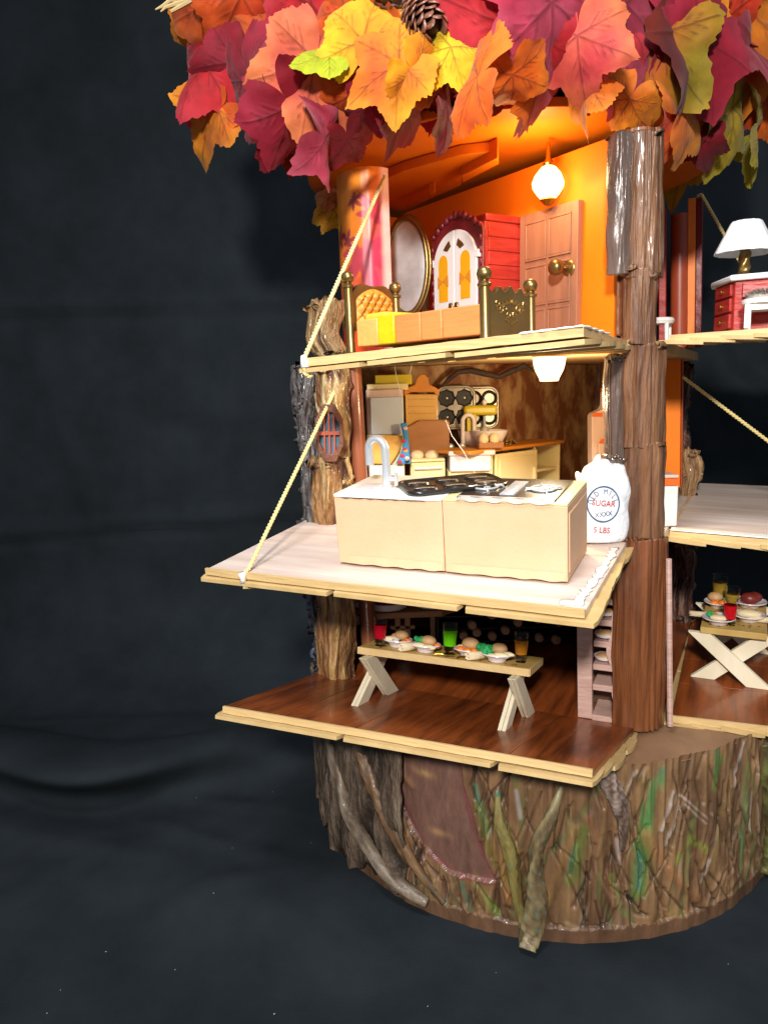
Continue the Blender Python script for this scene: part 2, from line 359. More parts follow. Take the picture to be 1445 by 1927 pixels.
# ================================================================== TREE STUMP
SR = 1.8; SH = 1.188
def cyl(px, py, r=SR):                               # a point on the side of the stump as (angle, height)
    d = ray(px, py); a = d[0]**2+d[1]**2; b = CAM[0]*d[0]+CAM[1]*d[1]; c = CAM[0]**2+CAM[1]**2-r*r
    q = b*b-a*c; t = (-b-math.sqrt(max(q, 0)))/a; p = CAM+t*d
    return math.atan2(p[1], p[0]), p[2]
stump = thing('tree_stump', 'broad round painted clay tree stump under the doll house, brown streaked with green and black', 'tree stump')
STROKES = [  # colour, width, lift, points
 ('2f6b4a', 9, .01, (668,1400),(705,1480),(740,1560),(800,1650),(838,1702)), ('3b7d5a', 7, .0, (700,1490),(735,1560),(760,1600)),
 ('2a7a62', 7, .0, (868,1660),(880,1700),(893,1712)), ('5e7a2a', 12, .0, (895,1655),(915,1690),(935,1722)), ('1f8a70', 6, .0, (893,1480),(905,1530),(925,1590)),
 ('6e7a30', 14, .0, (905,1520),(925,1600),(950,1660)), ('23a085', 6, .01, (938,1490),(940,1520),(952,1560)), ('7c8a3a', 14, .015, (955,1560),(968,1600),(966,1640)),
 ('2a7a6a', 5, .0, (960,1650),(975,1720),(985,1760)), ('2a7a68', 8, .0, (1078,1590),(1072,1640)), ('58742e', 16, .0, (1100,1560),(1085,1620),(1070,1660)),
 ('2f8a62', 14, .0, (1245,1450),(1225,1500),(1215,1540)), ('4f8a3c', 16, .0, (1235,1470),(1215,1540),(1205,1600),(1205,1680)), ('1e7e74', 7, .0, (1203,1610),(1202,1670)),
 ('4f9a3a', 8, .0, (1150,1650),(1160,1680),(1172,1720)), ('3c9a5c', 11, .0, (1348,1415),(1347,1450)), ('56883c', 14, .0, (1355,1430),(1345,1480)),
 ('3f8a5a', 10, .0, (1390,1550),(1395,1610)), ('5e8046', 14, .0, (1405,1440),(1400,1560),(1392,1640)), ('7a8a2e', 12, .0, (1270,1620),(1300,1580),(1330,1600)),
 ('241c1c', 4, -.012, (1118,1480),(1135,1520)), ('241c1c', 5, -.015, (1140,1460),(1165,1510),(1165,1560)), ('201a1a', 5, -.015, (1210,1440),(1185,1500),(1168,1540)),
 ('221b1a', 5, -.015, (1118,1590),(1112,1640),(1080,1705)), ('221b1a', 5, -.015, (1072,1520),(1058,1560),(1045,1600)), ('1e1816', 4, -.012, (1305,1410),(1285,1500),(1262,1590)),
 ('2a2220', 4, -.012, (1325,1420),(1312,1470),(1322,1510)), ('1e1816', 4, -.012, (1380,1440),(1398,1520),(1408,1600)), ('1e1816', 4, -.012, (1220,1620),(1232,1670),(1250,1710)),
 ('221b1a', 4, -.01, (1150,1670),(1145,1700),(1135,1735)), ('221b1a', 4, -.01, (1180,1680),(1195,1720),(1215,1720)), ('1e1816', 4, -.01, (1375,1600),(1370,1650)),
 ('3a2a28', 5, -.015, (725,1450),(760,1540),(785,1600),(830,1660),(850,1720)), ('2c2222', 4, -.01, (880,1700),(885,1680),(895,1720)), ('2a2020', 4, -.012, (935,1660),(937,1720)),
 ('2a2024', 7, -.012, (885,1430),(905,1480),(920,1540)), ('2a2020', 5, -.01, (780,1690),(800,1710)),
 ('6e2038', 5, .0, (700,1420),(760,1520),(800,1600),(860,1650),(935,1665)), ('7c2440', 6, .0, (862,1440),(880,1530),(905,1600),(935,1660)), ('8a4a4a', 9, .0, (820,1620),(870,1650),(920,1655)),
 ('c8b8aa', 4, .008, (1195,1450),(1180,1480),(1172,1510)), ('c8bcb4', 5, .008, (1265,1490),(1250,1540),(1240,1560)), ('cabfb4', 6, .008, (1280,1500),(1262,1560),(1250,1590)),
 ('c0b0a0', 3, .0, (1285,1500),(1330,1540)), ('c0b0a0', 3, .0, (1290,1515),(1325,1548)), ('b8aaa4', 6, .008, (1400,1400),(1388,1440),(1380,1480)), ('b8aaa4', 5, .0, (1412,1490),(1410,1560)),
 ('b4a0a4', 7, .008, (1018,1560),(1040,1530),(1055,1490)), ('bca8a4', 5, .0, (1160,1580),(1165,1625)), ('b4a49c', 5, .0, (1335,1620),(1320,1660)), ('b0a0a8', 6, .0, (970,1490),(980,1540)),
 ('9c6c4a', 12, .01, (1110,1540),(1130,1620),(1160,1700)), ('96643e', 14, .01, (1215,1570),(1260,1640),(1310,1690)), ('94683e', 10, .01, (770,1480),(740,1440),(690,1400)),
 ('a8763e', 12, .01, (955,1700),(945,1640),(925,1580)), ('8f6a3a', 12, .01, (1030,1700),(1050,1640),(1080,1560)), ('7c5c34', 12, .0, (880,1740),(900,1700),(905,1670)),
]
def build_stump():
    nth, nz = 1350, 150
    th = np.linspace(R(-215), R(35), nth); zs = np.linspace(0, SH, nz)
    T, Z = np.meshgrid(th, zs, indexing='ij')
    P = np.stack([np.cos(T)*SR*3+30, np.sin(T)*SR*3+30, Z*1.4+10], -1)
    col = np.empty(T.shape+(3,)); n0 = fbm(P, 4); n1 = fbm(P*np.array([2.2, 2.2, .5]), 3)
    base = L('6d4f36'); alt = L('856544'); dk = L('4c3726')
    k = np.clip((n1-.32)*4, 0, 1)[..., None]; col[:] = base*(1-k)+alt*k
    k = np.clip((.42-n0)*4, 0, 1)[..., None]; col[:] = col*(1-k)+dk*k
    n2 = vnoise(np.stack([T*75+90, Z*3.2+7, T*0+4], -1)); n3 = vnoise(np.stack([T*34+50, Z*1.8+17+T*3, T*0+9], -1)); col *= (.72+.36*n2+.22*n3)[..., None]; lift = (n1-.45)*.045+(n2-.5)*.020+(n3-.5)*.02
    U = T*SR
    def stroke(pts, c, wd, lf, soft=1., op=.72):
        nonlocal col, lift
        d = np.full(T.shape, 9.)
        for (u0, z0), (u1, z1) in zip(pts[:-1], pts[1:]):
            du, dz = u1-u0, z1-z0; l2 = du*du+dz*dz+1e-9
            t = np.clip(((U-u0)*du+(Z-z0)*dz)/l2, 0, 1)
            d = np.minimum(d, np.hypot(U-u0-t*du, Z-z0-t*dz))
        ww = wd*(.55+.9*n0)
        a = np.clip(1.35-1.25*d/ww+.9*(n2-.5), 0, 1)*op*np.clip(-.35+2.0*n2+1.0*n1, 0, 1)
        col = col*(1-a[..., None])+c*a[..., None]; lift = lift+lf*np.exp(-(d/wd)**2)
    brushes = ['7d5c3c', '93704a', '5e4430', '7a6a3a', '6a7040', '8a6a52', '3a2c24', '4a3a2a', '9a7a5a', '5a6638', 'a08a70', '71503a']
    for i in range(240):                              # hand-brushed streaks all round
        u = rng.uniform(R(-200), R(20))*SR; z = rng.uniform(.12, SH); ln = rng.uniform(.3, .9); sl = rng.normal(0, .28)
        b = brushes[i % len(brushes)]; dkb = b in ('3a2c24', '4a3a2a')
        stroke([(u, z), (u+sl*ln*.5, max(.1, z-ln*.5)), (u+sl*ln+rng.normal(0, .04), max(.08, z-ln))], L(b), rng.uniform(.012, .035)*(.45 if dkb else 1), rng.uniform(-.014, .018), op=.6)
    for i in range(170):                              # thin dark scratches between the bark strands
        u = rng.uniform(R(-150), R(-20))*SR; z = rng.uniform(.25, SH); ln = rng.uniform(.15, .55); sl = rng.normal(0, .3)
        stroke([(u, z), (u+sl*ln*.5+rng.normal(0, .02), max(.11, z-ln*.5)), (u+sl*ln, max(.1, z-ln))], L('2a1e16'), .008, -.014, op=.65)
    # smoother plum-brown panel like a little door in the roots
    poly = [cyl(*p) for p in ((690,1405),(740,1500),(790,1585),(840,1640),(932,1662),(900,1580),(872,1480),(862,1425))]
    poly = [(t*SR, z) for t, z in poly]; ins = np.zeros(T.shape, bool)
    for i in range(len(poly)):
        (u0, z0), (u1, z1) = poly[i-1], poly[i]
        c = (z0 > Z) != (z1 > Z)
        ins ^= c & (U < (u1-u0)*(Z-z0)/(z1-z0+1e-9)+u0)
    pc = L('6c4c42')*(.8+.5*n0[..., None]); k = (ins*.85)[..., None]; col = col*(1-k)+pc*k; lift = np.where(ins, -.025+(n0-.45)*.03, lift)
    for px, py in ((825, 1570), (795, 1458)):
        t, z = cyl(px, py); a = np.exp(-(((U-t*SR)/.07)**2+((Z-z)/.025)**2))[..., None]*.6; col = col*(1-a)+L('b08a5a')*a
    for s in STROKES:
        stroke([(cyl(*p)[0]*SR, cyl(*p)[1]) for p in s[3:]], L(s[0])*.85+L('6d4f36')*.15, s[1]/300*.9, s[2]*1.3, op=.58)
    rr = SR+lift-.03*np.clip(Z-1.12, 0, 1)
    rim = Z < .088+.02*n2
    rr = np.where(rim, SR+.012+(n0-.45)*.03+(n3-.5)*.012, rr-.0); cr = L('6a4c36')*(.45+.7*n0+.35*n3)[..., None]; col = np.where(rim[..., None], cr, col)
    V = np.stack([rr*np.cos(T), rr*np.sin(T), Z], -1).reshape(-1, 3)
    f = [(i*nz+j, (i+1)*nz+j, (i+1)*nz+j+1, i*nz+j+1) for i in range(nth-1) for j in range(nz-1)]
    m = MB(); m.v = [tuple(v) for v in V.tolist()]; m.f = f
    o = obj('side', m, X['stump'], stump, smooth=180, recalc=False); paint(o, np.clip(col, 0, 1).reshape(-1, 3))
    # top: slightly domed disc with raised rim
    m = MB(); vs = []; n = 96
    for k, r in enumerate((0, .6, 1.1, 1.5, 1.7, 1.79)):
        for i in range(n):
            a = 2*math.pi*i/n; vs.append((r*math.cos(a), r*math.sin(a), SH-.004-.012*math.sin(r*9+i*.3)*(r > .1)-(.02 if k == 5 else 0)))
    m.add(vs, [(k*n+i, k*n+(i+1) % n, (k+1)*n+(i+1) % n, (k+1)*n+i) for k in range(5) for i in range(n)])
    obj('stump_top', m, X['frost'], stump, smooth=180)
build_stump()

def barkgrid(name, parent, th0, th1, z0, z1, rfun, nth, nz, depth, cols, ragged=.0, seed=0., vert=6., fine=1., edge=None, cx=0, cy=0):
    """a slab of real bark bent round an axis: deep vertical fissures, ragged ends"""
    T, K = np.meshgrid(np.linspace(th0, th1, nth), np.linspace(0, 1, nz), indexing='ij')
    rg = ragged*(vnoise(np.stack([T*9+seed+5, T*0+3, T*0+2], -1))-.5)+ragged*.6*(vnoise(np.stack([T*31+seed, T*0, T*0+9], -1))-.5)
    rg2 = ragged*(vnoise(np.stack([T*11+seed+25, T*0+13, T*0+2], -1))-.5)
    za = (z0(T) if callable(z0) else z0)+rg; zb = (z1(T) if callable(z1) else z1)+rg2
    Z = za+(zb-za)*K
    P = np.stack([T*vert+seed+20, Z*vert*.23+seed+20, T*0+seed+7], -1)
    warp = fbm(P*.7+5, 2)[..., None]*np.array([1.6, .8, 0])
    n0 = fbm(P+warp, 4); n1 = fbm(P*2.3+warp*2+31, 3); n2 = fbm(P*np.array([5, 1.8, 1])+60, 3)
    rid = 1-np.abs(n0-.46)*5
    d = (np.clip((n0-.3)*2.2, 0, 1)*.7+(n1-.4)*.45*fine+(n2-.4)*.35*fine)*depth
    if edge is not None: d = d+edge(T, Z)
    r = rfun(T, Z)+d
    V = np.stack([cx+LEAN*(Z-1.23)*(1 if parent is not stump else 0)+r*np.cos(T), cy+r*np.sin(T), Z], -1).reshape(-1, 3)
    f = [(i*nz+j, (i+1)*nz+j, (i+1)*nz+j+1, i*nz+j+1) for i in range(nth-1) for j in range(nz-1)]
    m = MB(); m.v = [tuple(v) for v in V.tolist()]; m.f = f
    c0, c1, c2 = (L(c) for c in cols)
    k = np.clip((n0-.36)*4.5+(n1-.45)*1.2, 0, 1)[..., None]; k2 = np.clip((n2-.46)*4, 0, 1)[..., None]*np.clip((n1-.4)*4, 0, 1)[..., None]
    col = c0*(1-k)+c1*k; col = col*(1-k2)+c2*k2
    o = obj(name, m, X['bark'], parent, smooth=180, recalc=False); paint(o, np.clip(col, 0, 1).reshape(-1, 3))
    s = o.modifiers.new('thick', 'SOLIDIFY'); s.thickness = .03; s.offset = -1
    return o
def zlow(T): return np.interp(T, [R(-215), R(-172), R(-150), R(-131), R(-128)], [.02, .03, .06, .05, .35])
barkgrid('bark', stump, R(-215), R(-129), zlow, SH-.01, lambda T, Z: SR+.035, 260, 110, .11, ('33281f', '6a5848', '857462'), ragged=.16, seed=3.1, vert=9)

def root(name, pts, rad, c1, c2, cg, seed, nsd=18):
    """a gnarled root lying on the stump side; px points, radii in units"""
    P = []
    for (px, py, off) in pts:
        t, z = cyl(px, py); r = SR+off
        if z < .02: q = atz(px, py, .03); P.append(np.array(q))
        else: P.append(np.array([r*math.cos(t), r*math.sin(t), z]))
    P = np.array(P); n = len(P); m = 70; tt = np.linspace(0, n-1, m)
    def cr(t):
        i = min(int(t), n-2); u = t-i; a, b, c, d = P[max(i-1, 0)], P[i], P[i+1], P[min(i+2, n-1)]
        return .5*((2*b)+(-a+c)*u+(2*a-5*b+4*c-d)*u*u+(-a+3*b-3*c+d)*u**3)
    C3 = np.array([cr(t) for t in tt]); rs = np.interp(tt, range(n), rad)
    mb = MB(); mb.tube([tuple(p) for p in C3], list(rs), nsd)
    V = np.array(mb.v); ctr = np.vstack([np.repeat(C3, nsd, 0)])
    k = np.tile(np.arange(nsd), m); s = np.repeat(np.arange(m), nsd)
    tw = np.stack([np.cos(2*np.pi*k/nsd+s*.07)*2.2+20+seed, np.sin(2*np.pi*k/nsd+s*.07)*2.2+20, s*.06+seed+10], -1)
    nn = fbm(tw, 4); nf = fbm(tw*3.1, 2); V = ctr+(V-ctr)*(.62+1.0*nn+.4*(nf-.4))[:, None]
    mb.v = [tuple(v) for v in V.tolist()]
    a = np.clip((nn-.33)*4, 0, 1)[:, None]; col = L(c1)*(1-a)+L(c2)*a
    b = np.clip((nf-.5)*5, 0, 1)[:, None]*.7; col = col*(1-b)+L(cg)*b
    o = obj(name, mb, X['stump'], stump, smooth=180); paint(o, col)
root('root', [(628,1385,.03),(650,1450,.06),(672,1520,.08),(715,1590,.09),(762,1650,.08),(812,1690,.05)], [.045,.05,.048,.045,.042,.03], '4c3a2c', '7e6e5c', '4e6a66', 1)
root('root', [(672,1392,.0),(700,1450,.03),(735,1530,.03),(775,1610,.02),(835,1700,.0)], [.05,.055,.05,.04,.02], '54402c', '7a5a3c', '3a6a4c', 4)
root('root', [(1056,1480,-.01),(1038,1525,.04),(1012,1580,.05),(1006,1625,.06),(1010,1680,.06),(1000,1735,.07),(992,1788,.08)], [.008,.035,.04,.045,.06,.062,.055], '5e4c34', '8e7e58', '4e9a8a', 8)
root('root', [(935,1480,-.01),(942,1540,.04),(962,1600,.04),(975,1690,.02),(985,1765,.01)], [.006,.03,.042,.03,.012], '6e5a30', '8a7c44', '2e8a6c', 12)
root('root', [(1442,1395,.0),(1440,1460,.03),(1441,1540,.04),(1438,1600,.05),(1440,1640,.04)], [.06,.07,.08,.08,.06], '4a3e26', '6a6a38', '3a6a38', 15)
root('root', [(1135,1452,.0),(1155,1490,.02),(1168,1540,.03),(1170,1600,.0)], [.05,.05,.035,.015], '5a4436', 'a08c80', '3a2a26', 19)

# ================================================================== TREE HOUSE
house = thing('tree_house', 'three-storey doll house in a hollow bark trunk with fold-down floors, standing on the clay stump', 'doll house', (0, 0, 1.19))
HC = (-1.08, 1.3)
def outline(a0, r_in=0.):                              # floor outline in house axes
    pts = [(a0, 0), (0.0, 0), (.17, .30), (.2, 2.9)]
    t0 = math.atan2(2.9-HC[1], .2-HC[0]); t1 = math.atan2(0-HC[1], a0-HC[0])+2*math.pi
    r0 = math.hypot(2.9-HC[1], .2-HC[0]); r1 = math.hypot(HC[1], a0-HC[0])
    for k in range(1, 24):
        u = k/24; t = t0+(t1-t0)*u; r = r0+(r1-r0)*u; p = (HC[0]+r*math.cos(t), HC[1]+r*math.sin(t))
        q = HO+p[0]*HA+p[1]*HB; dx, dy = q[0]+.23, q[1]-.13; dd = math.hypot(dx, dy)
        if q[0] < .9 and dd > 1.45:                    # keep the hidden rear edge inside the bark shell
            q = np.array([-.23+dx*1.45/dd, .13+dy*1.45/dd, 0])-HO; p = (float(q@HA), float(q@HB))
        pts.append(p)
    return pts
def slab(name, poly, z0, z1, m, parent=house, bevel=0):
    mb = MB(); n = len(poly)
    v0 = [tuple(W(a, b, z0)) for a, b in poly]; v1 = [tuple(W(a, b, z1)) for a, b in poly]
    mb.add(v0+v1, [tuple(range(n))[::-1], tuple(range(n, 2*n))]+[(i, (i+1) % n, n+(i+1) % n, n+i) for i in range(n)])
    return obj(name, mb, m, parent, bevel=bevel)
slab('floor', outline(-2.36), 1.185, 1.232, X['dark_floor'])
slab('floor', outline(-2.36), 2.40, 2.46, X['mid_floor'])
slab('floor', outline(-1.72), 3.61, 3.68, X['tan_floor'])

# ------------------------------------------------------------------ fold-down flaps with shingled craft sticks below
def flap(hl, hr, ol, orr, top, nrow, splits, thick=.038, planks=0, seed=0, over=.02, lip=.022):
    r = random.Random(seed)
    hl, hr, ol, orr = (Vector(p) for p in (hl, hr, ol, orr))
    def P(s, t, h):                                    # s across, t outward, h above
        p = hl.lerp(hr, s).lerp(ol.lerp(orr, s), t)
        n = (hr-hl).cross(ol-hl).normalized(); n = n if n.z > 0 else -n
        return tuple(p+n*h)
    def slab8(s0, s1, t0, t1, h0, h1, dh=0): return [P(s0,t0,h0-dh),P(s1,t0,h0-dh),P(s1,t1,h0),P(s0,t1,h0),P(s0,t0,h1-dh),P(s1,t0,h1-dh),P(s1,t1,h1),P(s0,t1,h1)]
    mb = MB().hexa(slab8(0, 1, 0, .985, -thick, -.004))
    fo = obj('flap', mb, top, house, bevel=.003)
    if planks:
        cuts = [0]+sorted((k+r.uniform(-.12, .12))/planks for k in range(1, planks))+[1]
        for s0, s1 in zip(cuts[:-1], cuts[1:]):
            obj('plank', MB().hexa(slab8(s0+.0012, s1-.0012, .0, .983, -.003, .004)), top, fo, bevel=.0015, seg=1)
    # pale strip along the outer edge
    mb = MB(); n = 30; vs = []
    for i in range(n+1):
        s = i/n; j = r.uniform(-.0018, .0018)
        for t, h in ((.984, -thick-.002), (1.0, -thick+j), (1.0+j*.5, .004+j), (.984, .0045)): vs.append(P(s, t, h))
    mb.add(vs, [(4*i+k, 4*i+(k+1) % 4, 4*i+4+(k+1) % 4, 4*i+4+k) for i in range(n) for k in range(4)]+[(0,1,2,3), (4*n+3,4*n+2,4*n+1,4*n)])
    obj('edge_strip', mb, X['wood_edge'], fo)
    dt = 1.0/nrow
    for k in range(nrow):                              # shingle rows: the outer rows lie under the inner ends
        t1 = 1+over-k*dt; t0 = t1-dt*1.45
        sp = [-.02]+[min(.97, max(.03, c+r.uniform(-.04, .04))) for c in (splits if k == 0 else [x+r.uniform(-.18, .18) for x in splits])]+[1.0+lip*(.6+.8*r.random())]
        sp = sorted(sp)
        for s0, s1 in zip(sp[:-1], sp[1:]):
            h0 = -thick-.031-r.uniform(0, .008); g = .003; dh = -.020
            q = []; nn = 4                              # rounded stick ends
            lo = []; hi = []
            ring = []
            ls = (hr-hl).length; rad = dt*1.45*(ol-hl).length/2/ls*.12
            for a in range(nn+1):
                x = math.pi*a/nn-math.pi/2; ring.append((s1-g-rad+rad*math.cos(x), .5+.5*math.sin(x)))
            for a in range(nn+1):
                x = math.pi*a/nn+math.pi/2; ring.append((s0+g+rad+rad*math.cos(x), .5+.5*math.sin(x)))
            N = len(ring)
            for hh, arr in ((h0, lo), (h0+.024, hi)):
                for s_, u in ring:
                    t_ = t0+(t1-t0)*u; arr.append(P(s_, t_, hh-dh*(1-u)))
            m2 = MB().add(lo+hi, [tuple(range(N))[::-1], tuple(range(N, 2*N))]+[(i, (i+1) % N, N+(i+1) % N, N+i) for i in range(N)])
            obj('stick', m2, X['stick'], fo, smooth=50)
    return fo, P
f_top, P_top = flap(W(-1.72,0,3.665), W(.0,0,3.685), W(-1.64,-1.0,3.612), W(-.045,-1.03,3.70), X['tan_floor'], 4, (.28,.6), thick=.042, seed=1)
f_mid, P_mid = flap(W(-2.36,.0,2.463), W(-.01,0,2.463), W(-2.37,-1.15,2.352), W(-.035,-1.16,2.352), X['mid_floor'], 6, (.42,.73), seed=2)
f_low, P_low = flap(W(-2.36,.0,1.236), W(.03,0,1.236), W(-2.36,-1.13,1.43), W(-.04,-1.0,1.435), X['dark_floor'], 6, (.34,.75), planks=5, seed=3, over=.035)
g_top, Q_top = flap(W(.2,2.9,3.80), W(.2,.35,3.715), W(1.25,2.9,3.82), W(1.25,.30,3.735), X['tan_floor'], 6, (.3,.62), thick=.03, seed=4, lip=.025)
g_mid, Q_mid = flap(W(.22,2.95,2.463), W(.2,.43,2.463), W(1.4,2.95,2.45), W(1.4,.43,2.43), X['mid_floor'], 6, (.3,.6), seed=5, lip=.02)
g_low, Q_low = flap(W(.2,2.62,1.236), W(.23,.29,1.236), W(1.3,2.62,1.25), W(1.3,.46,1.22), X['dark_floor'], 6, (.3,.64), planks=4, seed=6, lip=.02)
# pale strip on the near side edge of the right flaps
for fo, Q in ((g_mid, Q_mid),):
    obj('edge_strip', MB().hexa([Q(.968,0,.005),Q(1.0,0,.005),Q(1.0,1,.005),Q(.968,1,.005),Q(.968,0,.012),Q(1.0,0,.012),Q(1.0,1,.012),Q(.968,1,.012)]), X['counter'], fo)
for fo, Q, hh in ((g_mid, Q_mid, .0), (g_low, Q_low, .004), (g_top, Q_top, .002)):
    obj('edge_strip', MB().hexa([Q(1.0,.0,-.043),Q(1.006,.0,-.043),Q(1.006,1,-.043),Q(1.0,1,-.043),Q(1.0,0,hh),Q(1.006,0,hh),Q(1.006,1,hh),Q(1.0,1,hh)]), X['wood_edge'], fo)
def bead(name, pts, r0, parent, seed=0, m='glue', flat=.5):
    q = random.Random(seed); path = []; rr = []
    for a, b in zip(pts[:-1], pts[1:]):
        a, b = Vector(a), Vector(b); n = max(2, int((b-a).length/.03))
        for i in range(n): path.append(a.lerp(b, i/n)+Vector((q.uniform(-.006,.006), q.uniform(-.006,.006), 0))); rr.append(r0*q.uniform(.55, 1.5))
    obj(name, MB().tube(path, rr, 8, flat), X[m], parent, smooth=180)
bead('glue_bead', [P_mid(.982,.12,.002), P_mid(.984,.55,.002), P_mid(.975,.98,.003)], .024, f_mid, 1, flat=.16)  # real glue, its white also standing for the overexposed strip of floor
bead('glue_bead', [P_mid(.955,.90,.002), P_mid(.965,.99,.003)], .04, f_mid, 6, flat=.12)  # wider white patch: glue and blown-out light together
bead('glue_bead', [P_top(.80,.985,.004), P_top(.99,1.0,.006), P_top(.985,.4,.004)], .022, f_top, 2, flat=.3)

# ------------------------------------------------------------------ ceiling
mb = MB(); n = 90; cz = 5.0
vs = [(-.25-.0+1.51*math.cos(2*math.pi*i/n), .17+1.51*math.sin(2*math.pi*i/n), z) for z in (cz, cz+.055) for i in range(n)]
mb.add(vs, [tuple(range(n))[::-1], tuple(range(n, 2*n))]+[(i, (i+1) % n, n+(i+1) % n, n+i) for i in range(n)])
obj('ceiling_disc', mb, X['orange_deep'], house, bevel=.006)
def cp(px, py, z): q = atz(px, py, z); return (q.x, q.y)
pl = [cp(*p, 4.93) for p in ((690,352),(760,322),(868,292),(935,285),(922,300),(868,318),(868,348),(815,372),(760,398),(700,385))]
obj('ceiling_bracket', MB().prism(pl, 4.93, 4.995), X['orange_deep'], house, bevel=.004)
b0 = atz(902, 318, 4.9); b1 = atz(935, 286, 4.93)
obj('ceiling_bracket', MB().prism([cp(868,322,4.9), cp(936,288,4.9), cp(938,300,4.9), cp(870,336,4.9)], 4.87, 4.995), X['orange_deep'], house, bevel=.004)
obj('ceiling_bracket', MB().prism([cp(808,352,4.9), cp(818,348,4.9), cp(819,356,4.9), cp(810,360,4.9)], 4.86, 4.99), X['orange_deep'], house, bevel=.004)

# ------------------------------------------------------------------ inner walls
WD = Vector((-.537, .844, 0)); WN = Vector((-.844, -.537, 0)); W0 = Vector((.186, -1.10, 0))
def wallbox(name, p0, p1, z0, z1, th, m, parent=house, nrm=None):
    p0 = Vector((*p0[:2], 0)); p1 = Vector((*p1[:2], 0)); d = (p1-p0).normalized(); nn = Vector((-d.y, d.x, 0))*th
    q = [p0, p1, p1+nn, p0+nn]
    return obj(name, MB().hexa([(v.x, v.y, z0) for v in q]+[(v.x, v.y, z1) for v in q]), m, parent, bevel=.004)
e1 = W0+WD*2.22
wallbox('inner_wall', W0-WD*.05, e1, 3.68, 4.905, -.04, X['orange'])
wallbox('inner_wall', e1+Vector((.02, .03, 0)), (-1.42, .44), 3.68, 4.86, -.04, X['orange'])
wallbox('inner_wall', (-1.55, .33), (-.42, .26), 2.462, 3.608, .04, X['mottle'])
wallbox('inner_wall', (-.42, .26), (.95, 1.62), 2.462, 3.608, .04, X['mottle'])
wallbox('inner_wall', (.33, -1.02), (.92, 1.55), 2.462, 3.608, -.03, X['mottle'])
wallbox('inner_wall', (-1.45, .62), (1.2, .95), 1.235, 2.40, .04, X['darkwall'])
wallbox('inner_wall', (.42, -1.08), (1.0, .9), 1.235, 2.40, -.03, X['darkwall'])
# wood grain trim on the wall top
obj('post', MB().tube([W(-2.0,.235,1.23), W(-2.0,.27,3.61)], .063, 20), X['pole'], house)
# far-right jambs
q0 = W(-.0, 2.35, 3.7); 
mb = MB(); mb.tube([W(.06,2.62,3.72), W(.06,2.62,4.86)], .075, 14); obj('post', mb, X['redvarnish'], house)
mb = MB(); x0, x1 = W(.135,2.62,0), W(.25,2.62,0)
def jamb(name, a0, a1, b0, b1, z0, z1, m, bev=.006):
    q = [W(a0,b0,z0), W(a1,b0,z0), W(a1,b1,z0), W(a0,b1,z0), W(a0,b0,z1), W(a1,b0,z1), W(a1,b1,z1), W(a0,b1,z1)]
    return obj(name, MB().hexa([tuple(v) for v in q]), m, house, bevel=bev)
jamb('jamb', .125, .19, 2.6, 2.66, 3.72, 4.98, X['orangejamb'])
jamb('jamb', .192, .245, 2.6, 2.66, 3.72, 4.97, X['maroon'])
jamb('jamb', -.10, -.04, 2.5, 2.56, 3.72, 4.9, X['red'])
jamb('jamb', .03, .165, 1.55, 1.59, 2.60, 3.60, X['orange'])
jamb('jamb', .168, .182, 1.55, 1.60, 2.60, 3.60, X['redvarnish'])
jamb('jamb', -.16, -.08, 2.1, 2.16, 1.24, 2.4, X['redvarnish'])

